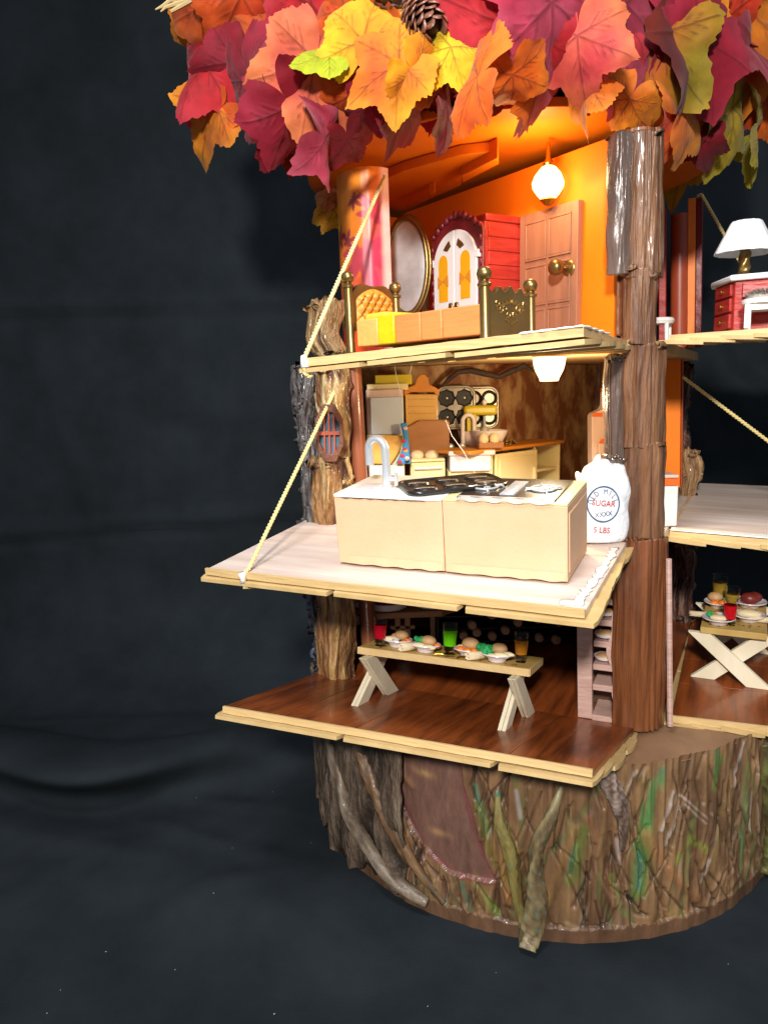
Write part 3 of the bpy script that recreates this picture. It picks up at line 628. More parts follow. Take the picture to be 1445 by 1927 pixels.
# ------------------------------------------------------------------ bark column at the near corner, in pieces as it was wrapped
def core(z0, z1, r): return MB().tube([(.392, -1.31, z0), (.392-.115, -1.31, z1)], r, 20)
colm = obj('column', core(1.2, 4.86, .10), X['column_red'], house)
def bpiece(px0, px1, py0, py1, m, seed, r=None, grooves=5, rough=.012, bulge=1., off=0., k0=0, k1=0, bow=0):
    """one curved strip of bark on the column; px extents give its outline in the plane of the column front"""
    Yc = -1.42; tl = aty(px0, py0, Yc); br = aty(px1, py1, Yc)
    x0, x1 = tl.x, br.x; z1, z0 = tl.z, br.z; nx, nz = 64, 96; vs = []; rr = random.Random(seed)
    g = [(rr.random(), rr.uniform(.010, .028), rr.uniform(-.014, .004)) for _ in range(grooves)]
    P = np.zeros((nx, nz, 3)); wdt = (x1-x0)
    for i in range(nx):
        u = i/(nx-1)
        for j in range(nz):
            v = j/(nz-1); z = z0+(z1-z0)*v
            xs_ = x0+wdt*u+LEAN*(z-z0)*.6+bow*math.sin(math.pi*v)
            P[i, j] = (xs_, 0, z)
    nn = fbm(np.stack([P[..., 0]*9+seed*7+30, P[..., 2]*1.5+20, P[..., 2]*0+seed], -1), 4)
    nh = fbm(np.stack([P[..., 0]*52+seed*3+30, P[..., 2]*3.2+20, P[..., 2]*0+seed+7], -1), 3)
    ne = vnoise(np.stack([P[..., 0]*0+seed, P[..., 2]*7+20, P[..., 2]*0+3], -1)); nr = vnoise(np.stack([P[..., 0]*14+40, P[..., 2]*0+seed, P[..., 2]*0+5], -1))
    for i in range(nx):
        u = i/(nx-1); c = (u-.5)*2
        for j in range(nz):
            v = j/(nz-1)
            y = Yc+.11-.125*bulge*math.sqrt(max(0, 1-(c*.93)**2))-off-(nn[i, j]-.45)*.05-(nh[i, j]-.45)*.018-sum(d*math.exp(-((u-gu)/gw)**2) for gu, gw, d in g)
            x = P[i, j, 0]+(ne[i, j]-.5)*.014*abs(c); z = P[i, j, 2]+(nr[i, j]-.5)*.03*(1 if j == nz-1 else -1 if j == 0 else 0)+(k1 if j == nz-1 else 0)*c
            vs.append((x, y, z))
    mb = MB().add(vs, [(i*nz+j, (i+1)*nz+j, (i+1)*nz+j+1, i*nz+j+1) for i in range(nx-1) for j in range(nz-1)])
    o = obj('bark_piece', mb, X[m], colm, smooth=70, recalc=False)
    s = o.modifiers.new('thick', 'SOLIDIFY'); s.thickness = .03; s.offset = -1
    return o
bpiece(1166, 1256, 1014, 1374, 'column_red', 1, grooves=7, bulge=1.1)
bpiece(1180, 1257, 838, 1011, 'column', 2, grooves=6)
bpiece(1178, 1258, 650, 842, 'column', 3, grooves=6, off=.006)
bpiece(1148, 1186, 672, 866, 'column_grey', 4, grooves=3, bulge=.75, off=-.02)
bpiece(1152, 1196, 248, 515, 'column_grey', 5, grooves=3, bulge=.85, off=.01)
bpiece(1188, 1255, 246, 520, 'column', 6, grooves=6, off=.0)
bpiece(1183, 1242, 505, 647, 'column', 7, grooves=4)
bpiece(1176, 1190, 520, 625, 'column_red', 8, grooves=1, bulge=.6, off=-.03)
# reddish inner post beside the sugar bag
obj('post', MB().tube([W(-.075,.16,2.46), W(-.075,.16,3.6)], .035, 12), X['pole'], house)
mb = MB(); mb.tube([W(.235,.12,1.24), W(.225,.1,2.35)], [.018]*2, 8); obj('post', mb, X['pinkwood'], house)

# ------------------------------------------------------------------ trunk shell of real bark on the left
cxh, cyh = -.23, .13
def shell_r(T, Z): return 1.51+.0*T+.04*np.sin(Z*5+T*3)
barkgrid('bark', house, R(55), R(192), 1.2, 3.62, shell_r, 220, 220, .16, ('2c2522', '5c5450', '8a8c90'), ragged=.12, seed=8.3, vert=7, cx=cxh, cy=cyh)
# golden inner band at the opening: thick lips of varnished bark facing the viewer
def band(px0, px1, py0, py1, Y0, cols, seed, depth, rag=.05, bulge=.06):
    nx, nz = 60, 110; U, K = np.meshgrid(np.linspace(0, 1, nx), np.linspace(0, 1, nz), indexing='ij')
    tl = aty(px0, py0, Y0); br = aty(px1, py1, Y0); Z = br.z+(tl.z-br.z)*K
    P = np.stack([U*3.2+seed*3+20, Z*2.6+seed+20, U*0+seed], -1); wp = fbm(P*.8, 2)[..., None]*np.array([1.4, .8, 0])
    n0 = fbm(P+wp, 4); n1 = fbm(P*np.array([3, 1.2, 1])+wp*2+9, 3)
    e0 = (vnoise(np.stack([U*0+seed, Z*5+9, U*0], -1))-.5)*rag; e1 = (vnoise(np.stack([U*0+seed+9, Z*6+9, U*0], -1))-.5)*rag
    Xc = tl.x+e0*(1-U)+(br.x-tl.x+e1)*U
    Yc = Y0-bulge*np.sin(np.pi*U)-np.clip((n0-.3)*2, 0, 1)*depth-(n1-.4)*depth*.9-(fbm(P*np.array([9, 3.5, 1])+40, 2)-.38)*depth*.5+.10*(1-U)**2
    Zc = Z+np.where((K == 0) | (K == 1), (vnoise(np.stack([U*8+seed, U*0, U*0+4], -1))-.5)*.10, 0)
    V = np.stack([Xc, Yc, Zc], -1).reshape(-1, 3)
    mb = MB(); mb.v = [tuple(v) for v in V.tolist()]; mb.f = [(i*nz+j, (i+1)*nz+j, (i+1)*nz+j+1, i*nz+j+1) for i in range(nx-1) for j in range(nz-1)]
    c0, c1, c2 = (L(c) for c in cols)
    k = np.clip((n0-.37)*6, 0, 1)[..., None]; k2 = np.clip((n1-.45)*6, 0, 1)[..., None]*.85
    col = c0*(1-k)+c1*k; col = col*(1-k2)+c2*k2
    o = obj('bark', mb, X['bark'], house, smooth=180, recalc=False); paint(o, np.clip(col, 0, 1).reshape(-1, 3))
    s = o.modifiers.new('thick', 'SOLIDIFY'); s.thickness = .05; s.offset = -1
    return o
band(582, 664, 690, 905, -.42, ('5e3418', 'b08c54', 'dcc896'), 1, .05)
band(578, 664, 868, 1000, -.44, ('4c2a14', '946a3e', 'd0b078'), 2, .07, bulge=.10)
band(590, 670, 1095, 1284, -.42, ('42240f', '8a6038', 'c09a5e'), 3, .07, bulge=.10)
band(582, 652, 572, 672, -.46, ('4e3420', '8a6a42', 'c8ae7c'), 4, .05, rag=.10)
band(556, 612, 686, 990, -.30, ('1c1817', '463c38', '6e6864'), 5, .11, rag=.035, bulge=.08)
band(582, 618, 1100, 1285, -.30, ('1c1a20', '403e48', '687084'), 6, .09, rag=.035, bulge=.08)  # blue-grey tones hold the bluish light this bark catches
# right-rear bark jamb pieces
def rband(px0, px1, py0, py1, cols, seed, b=2.35):
    pA = W(0, b, 2); return band(px0, px1, py0, py1, float(pA.y), cols, seed, .05, rag=.06)
rband(1262, 1300, 1022, 1165, ('3a1c14', '5a3424', '8a6a58'), 11)
rband(1276, 1306, 850, 965, ('6a4628', '8a6642', 'a8845a'), 12, 2.0)
rband(1272, 1288, 690, 960, ('3a2018', '4e2c20', '6a4230'), 13, 2.1)

# octagonal window in the bark
wy = -.56; c0 = aty(620, 815, wy); sx = .098; sz = .205
def octo(k): return [(c0.x+sx*k*x, c0.z+sz*k*z) for x, z in ((-1,-.45),(-.42,-1),(.42,-1),(1,-.45),(1,.45),(.42,1),(-.42,1),(-1,.45))]
mb = MB(); o8, i8 = octo(1), octo(.72); n = 8
vs = [(x, wy-.03, z) for x, z in o8]+[(x, wy-.03, z) for x, z in i8]+[(x, wy+.08, z) for x, z in o8]+[(x, wy+.08, z) for x, z in i8]
fs = []
for i in range(8):
    j = (i+1) % 8; fs += [(i, j, 8+j, 8+i), (16+i, 24+i, 24+j, 16+j), (i, 16+i, 16+j, j), (8+i, 8+j, 24+j, 24+i)]
win = obj('window', mb.add(vs, fs), mat('window_wood', '4e2a1a', '6e3e28', scale=8, rough=.5, bump=.3), house, smooth=0, bevel=.004)
obj('pane', MB().prismy(octo(.74), wy+.02, wy+.03), mat('window_pane', '56707e', rough=.15), win, smooth=0)
mwood = X['redvarnish']
obj('muntin', MB().box(c0.x-sx*.75, c0.x+sx*.75, wy-.022, wy+.018, c0.z-.013, c0.z+.013), mwood, win)
for dx in (-.36, .0, .36): obj('muntin', MB().box(c0.x+sx*dx-.006, c0.x+sx*dx+.006, wy-.018, wy+.018, c0.z-sz*.78, c0.z+sz*.78), mwood, win)

# ------------------------------------------------------------------ printed paper wrap of the upper wall
def maple_r(t):                                       # radius of a maple outline, t = 0 at the tip
    t = (t+np.pi) % (2*np.pi)-np.pi; r = np.full(np.shape(t), .36)
    for a, l, w_ in ((0, 1., .42), (.98, .9, .40), (-.98, .9, .40), (1.95, .66, .38), (-1.95, .66, .38)):
        d = np.abs(t-a)/w_; r = np.maximum(r, .36+(l-.36)*np.clip(1-d, 0, 1)**.85)
    r = np.where(np.abs(np.abs(t)-np.pi) < .25, .2, r)
    return r
def paper():
    pts = [(-1.155,-.46),(-1.20,-.50),(-1.28,-.53),(-1.36,-.52),(-1.43,-.47),(-1.485,-.38),(-1.51,-.25),(-1.52,-.05),(-1.5,.2),(-1.42,.5)]
    n = 150; m = 150; tt = np.linspace(0, len(pts)-1, n); px = np.interp(tt, range(len(pts)), [p[0] for p in pts]); py = np.interp(tt, range(len(pts)), [p[1] for p in pts])
    k = np.ones(9)/9; pxs = np.convolve(np.pad(px, 4, 'edge'), k, 'valid'); pys = np.convolve(np.pad(py, 4, 'edge'), k, 'valid')
    s = np.concatenate([[0], np.cumsum(np.hypot(np.diff(pxs), np.diff(pys)))]); z = np.linspace(3.66, 4.93, m)
    Sg, Zg = np.meshgrid(s, z, indexing='ij'); V = np.stack([np.repeat(pxs[:, None], m, 1)+LEAN*.3*(Zg-4.3), np.repeat(pys[:, None], m, 1), Zg], -1)
    v = (Zg-3.66)/1.27
    col = np.empty(Sg.shape+(3,)); k = np.clip(v*1.3-.1, 0, 1)[..., None]; col[:] = L('dc4620')*(1-k)+L('ee8c28')*k
    h = np.clip(1-np.abs(Sg-.10)/.13, 0, 1)[..., None]*np.clip(np.sin(v*3.2)+.1, 0, 1)[..., None]; col = col*(1-h*.85)+L('d83a68')*h*.85
    def lf(u0, z0, sz, rot, c, op=.85):
        nonlocal col
        du, dz = Sg-u0, Zg-z0; r = np.hypot(du, dz)/sz; t = np.arctan2(-du, dz)-rot
        a = np.clip((maple_r(t)-r)*14, 0, 1)[..., None]*op; col = col*(1-a)+L(c)*a
    lf(.12, 4.62, .20, .4, 'b02850'); lf(.20, 4.35, .34, 2.9, 'b83058', .8); lf(.26, 4.72, .09, 2.2, '8a1c40'); lf(.33, 4.45, .10, .3, '8e2a4c'); lf(.46, 4.50, .12, 1.5, 'a02a3c')
    lf(.30, 4.1, .20, 2.5, 'd84a4c', .6); lf(.45, 4.25, .2, 1., 'e8903a', .7); lf(.40, 3.95, .2, -.4, 'e85a3c', .7); lf(.12, 3.95, .16, 2., 'f0c08a', .9); lf(.52, 3.95, .12, 2., 'e0c83a', .9); lf(.5, 3.75, .1, 1., 'c02a28', .9); lf(.55, 4.6, .1, 2., 'd8d83a', .7)
    wh = np.clip((.085-Sg)*22, 0, 1)[..., None]; pk = L('f2c8c4'); col = col*(1-wh)+pk*wh
    mb = MB(); mb.v = [tuple(p) for p in V.reshape(-1, 3).tolist()]; mb.f = [(i*m+j, (i+1)*m+j, (i+1)*m+j+1, i*m+j+1) for i in range(n-1) for j in range(m-1)]
    o = obj('paper_wrap', mb, X['paper'], house, smooth=180, recalc=False); paint(o, col.reshape(-1, 3))
    sd = o.modifiers.new('thick', 'SOLIDIFY'); sd.thickness = .02; sd.offset = 0
paper()

# ------------------------------------------------------------------ door on the orange wall
WROT = math.atan2(-.844, .537)
def wloc(s, off=0, z=0): p = W0+WD*s+WN*off; return (p.x, p.y, z)
MD = Matrix.Translation(wloc(.745, .002)) @ Matrix.Rotation(WROT, 4, 'Z')     # local x to the right along the wall, y into it
mb = MB(); w_, z0, z1 = .535, 3.682, 4.585
mb.box(0, w_, -.045, 0, z0, z1, MD)
door = obj('door', mb, X['door'], house, bevel=.004)
for (x0, x1) in ((.075, .245), (.295, .465)):
    for (a, b) in ((.60, .83), (.30, .54), (.05, .25)):
        za, zb = z0+a, z0+b
        mb = MB().box(x0, x1, -.051, -.043, za, zb, MD); obj('panel', mb, X['door'], door, bevel=.006)
        mb = MB()
        for (q0, q1, r0, r1) in ((x0-.014, x1+.014, za-.014, za), (x0-.014, x1+.014, zb, zb+.014), (x0-.014, x0, za, zb), (x1, x1+.014, za, zb)): mb.box(q0, q1, -.055, -.043, r0, r1, MD)
        obj('moulding', mb, X['door'], door, bevel=.003)
kz = 4.175
MK = MD @ Matrix.Translation((w_-.075, -.045, kz)) @ Matrix.Rotation(math.pi/2, 4, 'X')
obj('door_knob', MB().lathe([(.056,0),(.054,.005),(.038,.010),(.019,.015),(.016,.06),(.026,.072),(.046,.088),(.052,.114),(.046,.14),(.026,.154),(0,.158)], 28, MK), X['brass'], door, smooth=60)

# ------------------------------------------------------------------ lit lamps
def shade(name, c, prof, m, n=10):
    return obj('lamp_shade', MB().lathe(prof, n, Matrix.Translation(c)), m, house, smooth=20)
cl = Vector(wloc(.42, .13, 4.70))
cl = aty(1031, 345, cl.y)
sh = shade('lamp', cl, [(.02,.11),(.05,.095),(.088,.052),(.106,.008),(.10,-.028),(.074,-.066),(.045,-.10),(0,-.11)], X['shade'], 9)
obj('lamp_collar', MB().lathe([(.03,.105),(.035,.12),(.018,.15),(.012,.25),(0,.25)], 14, Matrix.Translation(cl)), X['gold'], sh)
obj('lamp_collar', MB().lathe([(.046,-.092),(.054,-.104),(.02,-.135),(0,-.135)], 14, Matrix.Translation(cl)), X['gold'], sh)
pl_ = bpy.data.lights.new('bedroom_bulb', 'POINT'); pl_.energy = 20; pl_.color = (1, .70, .34); pl_.shadow_soft_size = .1
po = bpy.data.objects.new('bedroom_bulb', pl_); COL.objects.link(po); po.location = cl+Vector((-.16, -.20, .0))
ck = W(-.485, .08, 3.56)
sh = shade('lamp', ck, [(.106,.045),(.100,-.0),(.088,-.04),(.064,-.085),(.058,-.105),(0,-.105)], X['shade2'], 9)
obj('lamp_collar', MB().lathe([(.110,.046),(.110,.052),(.05,.06),(0,.06)], 18, Matrix.Translation(ck)), X['gold'], sh)
pl2 = bpy.data.lights.new('kitchen_bulb', 'POINT'); pl2.energy = 46; pl2.color = (1, .76, .44); pl2.shadow_soft_size = .08
po = bpy.data.objects.new('kitchen_bulb', pl2); COL.objects.link(po); po.location = ck+Vector((0, 0, -.22))

# ------------------------------------------------------------------ cords
def cord(pts, r=.0135):
    P = [Vector(p) for p in pts]; path = []
    for a, b in zip(P[:-1], P[1:]):
        n = max(2, int((b-a).length/.011)); path += [a.lerp(b, i/n) for i in range(n)]
    path.append(P[-1]); A = []; B = []
    for i, p in enumerate(path):
        t = (path[min(i+1, len(path)-1)]-path[max(i-1, 0)]).normalized(); x = t.cross(Vector((.3, 1, .1))).normalized(); y = x.cross(t)
        a = i*.011/.052*math.pi*2; d = (x*math.cos(a)+y*math.sin(a))*r*.55; A.append(p+d); B.append(p-d)
    obj('cord', MB().tube(A, r*.62, 6).tube(B, r*.62, 6), X['rope'], house, smooth=180)
cord([aty(724,331,-.56), aty(718,345,-.60), P_top(.02,1.0,.02), P_top(.018,1.015,-.02), P_top(.018,1.01,-.09), P_top(.03,.97,-.10)])
bead('glue_bead', [P_top(.012,1.0,.02), P_top(.016,1.012,-.08)], .026, f_top, 9, flat=.9)
cord([W(-2.03,.17,3.55), P_mid(.128,.955,.012), P_mid(.128,1.008,.0), P_mid(.13,1.01,-.085), P_mid(.14,.95,-.10)])
bead('glue_bead', [P_mid(.128,1.012,.01), P_mid(.130,1.012,-.08)], .022, f_mid, 11, flat=.8)
cord([W(.2,2.58,4.985), W(.235,2.56,4.99), Q_top(.16,.45,.35), Q_top(.2,1.0,.01)])
cord([W(.18,1.55,3.46), Q_mid(.55,1.0,.02)])
# stray hot-glue threads
for pts in (((742,685),(746,712),(752,732),(753,745)), ((775,686),(770,706)), ((838,790),(850,820),(872,850),(888,880),(905,915))):
    obj('glue_thread', MB().tube([aty(x, y, -1.0) for x, y in pts], .0018, 5), X['glue'], house, smooth=180)

# ================================================================== TOP FLOOR, LEFT: bed, mirror, wardrobe
def post_prof(h, r=.024): return [(r*1.1,0),(r*1.1,.02),(r,.03),(r*.98,h-.10),(r*1.35,h-.095),(r*1.4,h-.083),(r*.9,h-.075),(r*.8,h-.066),(r*1.25,h-.06),(r*1.45,h-.04),(r*1.48,h-.03),(r*1.2,h-.01),(r*.6,h-.001),(0,h)]
bc = W(-.97, -.50, 3.672)
bed = thing('bed', 'doll bed with brass posts, tufted orange headboard and orange and yellow cover', 'bed', bc, HROT+R(-6), tilt=Matrix.Rotation(R(-1.2), 4, 'Y'))
def T(x, y, z=0): return Matrix.Translation((x, y, z))
bed.matrix_world = Matrix.Translation(W(-.99,-.55,3.668)) @ Matrix.Rotation(R(-1.0), 4, 'Y') @ Matrix.Rotation(HROT+R(-19), 4, 'Z') @ Matrix.Diagonal((1.12,.97,1,1)); RM[bed.name] = bed.matrix_world.copy()
for (x, y, h) in ((-.46,-.21,.48), (-.46,.21,.44), (.46,-.21,.365), (.46,.21,.33)):
    obj('post', MB().lathe(post_prof(h, .026 if x < 0 else .025), 18, T(x, y)), X['brass'], bed, local=True, smooth=50)
def board(poly, x0, x1):                               # outline in y,z pushed along x
    M = Matrix(((0,1,0,0),(1,0,0,0),(0,0,1,0),(0,0,0,1))); return MB().prismy(poly, x0, x1, M)
arch = [(-.19,.13),(.19,.13),(.19,.335)]+[(.19-.38*k/16, .345+.075*max(0, math.sin(math.pi*(k/16)))**.8+.016*math.sin(math.pi*3*k/16)) for k in range(17)]+[(-.19,.335)]
hb = obj('headboard', board(arch, -.485, -.45), X['brass'], bed, local=True, bevel=.006)
arch2 = [(y*.86, .14+(z-.13)*.86) for y, z in arch]
tb = MB(); ny, nz = 44, 30; vs = []
for i in range(ny):
    y = -.16+.32*i/(ny-1); zt = .315+.07*max(0, math.sin(math.pi*(i/(ny-1))))**.8
    for j in range(nz):
        z = .15+(zt-.15)*j/(nz-1); a = (y/.062+z/.075); b = (y/.062-z/.075); da = abs(a-round(a)); db = abs(b-round(b))
        h = .030*min(1, (min(da, db)*3.2))**.5*min(1, 6*(1-abs(i/(ny-1)-.5)*2))*min(1, 8*(1-j/(nz-1)))
        vs.append((-.447+h, y, z))
tb.add(vs, [(i*nz+j, (i+1)*nz+j, (i+1)*nz+j+1, i*nz+j+1) for i in range(ny-1) for j in range(nz-1)])
obj('tufted_panel', tb, X['tuft'], bed, local=True, smooth=80)
for j in range(-1, 9):
    for i in range(-4, 5):
        y = (i+(j % 2)*.5)*.062; z = .15+(j+.0)*.0375
        if abs(y) < .15 and .16 < z < .30+.06*math.cos(y*9): obj('tuft_button', MB().ell((-.437, y, z), .008, .007, .007, 6, 4), X['maroon'], hb, local=True)
fb = [(-.19,.0),(.19,.0),(.19,.245)]+[(.19-.38*k/28, .242+.022*math.sin(math.pi*k/28)+.016*math.cos(2*math.pi*4*k/28)) for k in range(29)]+[(-.19,.265)]
fbo = obj('footboard', board(fb, .445, .475), X['brass'], bed, local=True, bevel=.004)
mb = MB()
for sgn in (-1, 1):
    for k in range(4):
        c = (sgn*(.025+.032*k), .13+.012*k+.02*(k % 2)); mb.tube([(.477, c[0]+.018*math.cos(t*.6)*(1-t*.06)*sgn, c[1]+.020*math.sin(t*.6)*(1-t*.06)) for t in range(9)], .006, 6)
        c = (c[0], .20-.01*k); mb.tube([(.477, c[0]+.014*math.cos(t*.7+2)*sgn, c[1]+.014*math.sin(t*.7+2)) for t in range(7)], .005, 6)
for k in range(5): mb.ell((.477, -.05+.025*k, .105-.01*(2-abs(k-2))), .008, .010, .008, 7, 5)
obj('relief', mb, X['brass'], fbo, local=True)
obj('relief', MB(), X['brass'], fbo, local=True) if 0 else None
xs = [-.41, -.245, -.12, .06, .20, .445]
for k, (a, b) in enumerate(zip(xs[:-1], xs[1:])):
    obj('cover_block', MB().box(a+.002, b-.002, -.21-.004*(k == 1), .19, .03, .185+(.008 if k == 1 else 0)), X['creamblock' if k == 0 else 'yellowblock' if k == 1 else 'peach'], bed, local=True, bevel=.007)
obj('pillow', MB().box(-.40, -.23, -.15, .16, .175, .225), X['pillow'], bed, local=True, bevel=.02, seg=3)

# oval mirror on a stand
mc = aty(766, 502, -.08); mir = thing('mirror', 'tall oval standing mirror in a gold frame behind the bed', 'mirror', (mc.x, mc.y, 3.68), R(-24))
zc = mc.z-3.68; ra, rb = .165, .345
obj('mirror_glass', MB().lathe([(0,0),(.5,.003),(.9,.0),(1,-.004)], 40, Matrix.Translation((0,-.012,zc)) @ Matrix.Rotation(math.pi/2, 4, 'X') @ Matrix.Diagonal((ra,rb,1,1))), X['mirror'], mir, local=True, smooth=80)
for off, rr in ((.0, .020), (.022, .012)):
    obj('frame', MB().tube([((ra+off)*math.cos(2*math.pi*k/48), -.01+.012*(off > 0), zc+(rb+off)*math.sin(2*math.pi*k/48)) for k in range(49)], rr, 8), X['brass'], mir, local=True, smooth=80)
obj('back_board', MB().lathe([(0,-.02),(1,-.02),(1,-.008),(0,-.008)], 40, Matrix.Translation((0,.0,zc)) @ Matrix.Rotation(math.pi/2, 4, 'X') @ Matrix.Diagonal((ra,rb,1,1))), X['brass'], mir, local=True)
mb = MB(); mb.tube([(.1, .01, .0), (.06, .02, .1)], .02, 8).tube([(-.1, .01, .0), (-.06, .02, .1)], .02, 8).box(-.14, .14, -.05, .09, 0, .02)
obj('stand', mb, X['brass'], mir, local=True)
sp = aty(800, 588, .12); spz = aty(800, 490, .12).z-3.68
spo = thing('turned_post', 'slim white turned post standing between the oval mirror and the red wardrobe', 'post', (sp.x, .12, 3.68))
obj('shaft', MB().lathe([(.045,0),(.045,.1),(.028,.14),(.03,.2),(.034,.3),(.024,.36),(.034,.39),(.036,.6),(.03,spz-.14),(.02,spz-.12)], 14), X['whitepaint'], spo, local=True)
obj('finial', MB().lathe([(.034,spz-.12),(.02,spz-.10),(.03,spz-.05),(.026,spz-.02),(0,spz)], 14), X['whitepaint'], spo, local=True)

# wardrobe
wp = Vector(wloc(.765, .345, 3.681)); ww, wd_, wh_ = .56, .33, .93
ward = thing('wardrobe', 'red carved wardrobe with two arched white doors and yellow panes, against the orange wall', 'wardrobe', wp+WD*ww*.5, WROT)
hw = ww/2
obj('carcass', MB().box(-hw, hw, 0, wd_, 0, .86), X['red'], ward, local=True, bevel=.006)
for k in range(9): obj('side_board', MB().box(hw-.002, hw+.006, .03, wd_-.01, .02+k*.092, .106+k*.092), X['red'], ward, local=True, bevel=.004)
obj('cornice', MB().box(-hw-.012, hw+.012, -.0, wd_, .855, .905), X['red'], ward, local=True, bevel=.008)
fr = [(-hw-.01,0),(hw+.01,0),(hw+.01,.80)]+[(hw+.01-(ww+.02)*k/30, .83+.13*math.sin(math.pi*k/30)**1.5+.018*math.sin(k*2.1)) for k in range(1, 30)]+[(-hw-.01,.80)]
front = obj('front_frame', MB().prismy(fr, -.028, .0), X['maroon'], ward, local=True, bevel=.006)
for k in range(11):
    u = -1+2*k/10; mb = MB(); mb.ell((u*hw*.93, -.034, .825+.115*math.cos(u*1.5)), .026, .018, .022+.010*(k % 2), 8, 6); obj('carving', mb, X['maroon'], front, local=True)
for k in range(9):
    for sg in (-1, 1): obj('carving', MB().ell((sg*(hw-.008), -.032, .12+.078*k), .014, .012, .024, 7, 5), X['maroon'], front, local=True)
def halfarch(x0, x1, z0, z1, r, side, n=10):          # outer top corner is round
    p = [(x0, z0), (x1, z0)]
    if side > 0: p += [(x1-(x1-x0)*(1-math.cos(math.pi/2*k/n)), z1-r+r*math.sin(math.pi/2*k/n)) for k in range(n+1)]
    else: p += [(x0+(x1-x0)*(1-math.cos(math.pi/2*k/n)), z1-r+r*math.sin(math.pi/2*k/n)) for k in range(n, -1, -1)]
    return p
for sg in (-1, 1):
    x0, x1 = (.003, .243) if sg > 0 else (-.243, -.003)
    d = obj('door', MB().prismy(halfarch(x0, x1, .03, .84, .225, sg), -.046, -.026), X['white'], ward, local=True, bevel=.005)
    a0, a1 = (x0+.07, x1-.065) if sg > 0 else (x0+.065, x1-.07); am = (a0+a1)/2; rw = (a1-a0)/2
    arcp = lambda z0, z1, r: [(a0, z0), (a1, z0)]+[(am+rw*math.cos(math.pi*k/10), z1-rw+rw*1.1*math.sin(math.pi*k/10)) for k in range(11)]
    obj('pane', MB().prismy(arcp(.36, .68, rw), -.049, -.044), mat('pane_yellow', 'e0a010', rough=.4), d, local=True)
    mb = MB()
    for s2 in (-1, 1):
        mb.prismy([(am, .505), (am+s2*rw*1.1, .545), (am+s2*rw*1.15, .46)], -.054, -.045)
    obj('bow', mb, X['tuft'], d, local=True)
    hx = x0+.03 if sg > 0 else x1-.03
    obj('handle', MB().prismy([(hx-.022,.25),(hx-.008,.225),(hx+.012,.26),(hx+.022,.31),(hx+.014,.345),(hx-.018,.345),(hx-.026,.30)], -.060, -.045), X['brass'], d, local=True, bevel=.004)
    obj('ornament', MB().prismy([(hx+sg*.0,.735),(hx+sg*.04,.705),(hx+sg*.085,.72),(hx+sg*.06,.745),(hx+sg*.02,.775)], -.052, -.045), X['brass'], d, local=True)
    for zz in (.22, .62): obj('hinge', MB().box(sg*.238-.012, sg*.238+.022*sg+.012, -.05, -.026, zz, zz+.05), X['white'], d, local=True, bevel=.003)

# ================================================================== TOP FLOOR, RIGHT: vanity, lamp, stool, chair
vo = W(.42, .62, 3.735); van = thing('vanity', 'red vanity table with a thick white top, on the upper right floor', 'vanity', vo, HROT)
VZ = .33
vt = [(-.03,.33),(.10,-.02),(.75,-.06),(.85,.1),(.85,.42),(-.03,.42)]
obj('table_top', MB().prism(vt, VZ-.025, VZ+.012), X['white'], van, local=True, bevel=.012, seg=3)
vb = [(.0,.34),(.125,.01),(.72,-.03),(.8,.12),(.8,.40),(.0,.40)]
vbody = obj('body', MB().prism(vb, .0, VZ-.026), X['red'], van, local=True, bevel=.006)
e0 = Vector((.0,.34,0)); e1_ = Vector((.125,.01,0)); ed = (e1_-e0).normalized(); en = Vector((ed.y, -ed.x, 0)); ln = (e1_-e0).length
for k, (a, b) in enumerate(((.02,.11),(.125,.205),(.22,.295))):
    q = [e0+ed*.04, e0+ed*(ln-.04)]; n_ = -en if en.x > 0 else en
    pts = [q[0]-n_*.004, q[1]-n_*.004, q[1]+n_*.014, q[0]+n_*.014]
    dr = obj('drawer', MB().hexa([(p.x, p.y, a) for p in pts]+[(p.x, p.y, b) for p in pts]), X['red'], van, local=True, bevel=.004)
    c = (q[0]+q[1])/2+n_*.02; obj('knob', MB().ell((c.x, c.y, (a+b)/2), .012, .012, .012, 8, 6), X['gold'], dr, local=True)
obj('drawer', MB().box(.17, .40, -.03, .0, .20, .29), X['red'], van, local=True, bevel=.004)
lp = W(.60, .78, 3.735+VZ+.013); lamp = thing('table_lamp', 'small table lamp with a pleated white shade and twisted brass stem, standing on the vanity', 'lamp', lp)
mb = MB(); n = 48; vs = []
for z, r in ((.145,.178),(.155,.178),(.33,.092),(.338,.085)):
    for k in range(n): a = 2*math.pi*k/n; rr = r*(1+.03*math.cos(a*12)); vs.append((rr*math.cos(a), rr*math.sin(a), z))
mb.add(vs, [(j*n+i, j*n+(i+1) % n, (j+1)*n+(i+1) % n, (j+1)*n+i) for j in range(3) for i in range(n)]+[tuple(3*n+i for i in range(n))])
o = obj('lamp_shade', mb, X['white'], lamp, local=True, smooth=60)
mb = MB(); vs = []; m_ = 26
for j in range(m_):
    z = .21*j/(m_-1); r = np.interp(z, [0,.012,.03,.06,.1,.14,.21], [.052,.05,.03,.036,.032,.036,.02])
    for k in range(20): a = 2*math.pi*k/20; rr = r*(1+.14*math.cos(3*(a-z*26))); vs.append((rr*math.cos(a), rr*math.sin(a), z))
mb.add(vs, [(j*20+i, j*20+(i+1) % 20, (j+1)*20+(i+1) % 20, (j+1)*20+i) for j in range(m_-1) for i in range(20)])
obj('stem', mb, X['brass'], lamp, local=True, smooth=80)
so = W(.715, .47, 3.735); sto = thing('stool', 'small white stool with a furry brown seat in front of the vanity', 'stool', so, HROT)
mb = MB().lathe([(0,.135),(.10,.135),(.125,.145),(.128,.165),(.11,.175),(0,.178)], 22); obj('seat', mb, X['white'], sto, local=True)
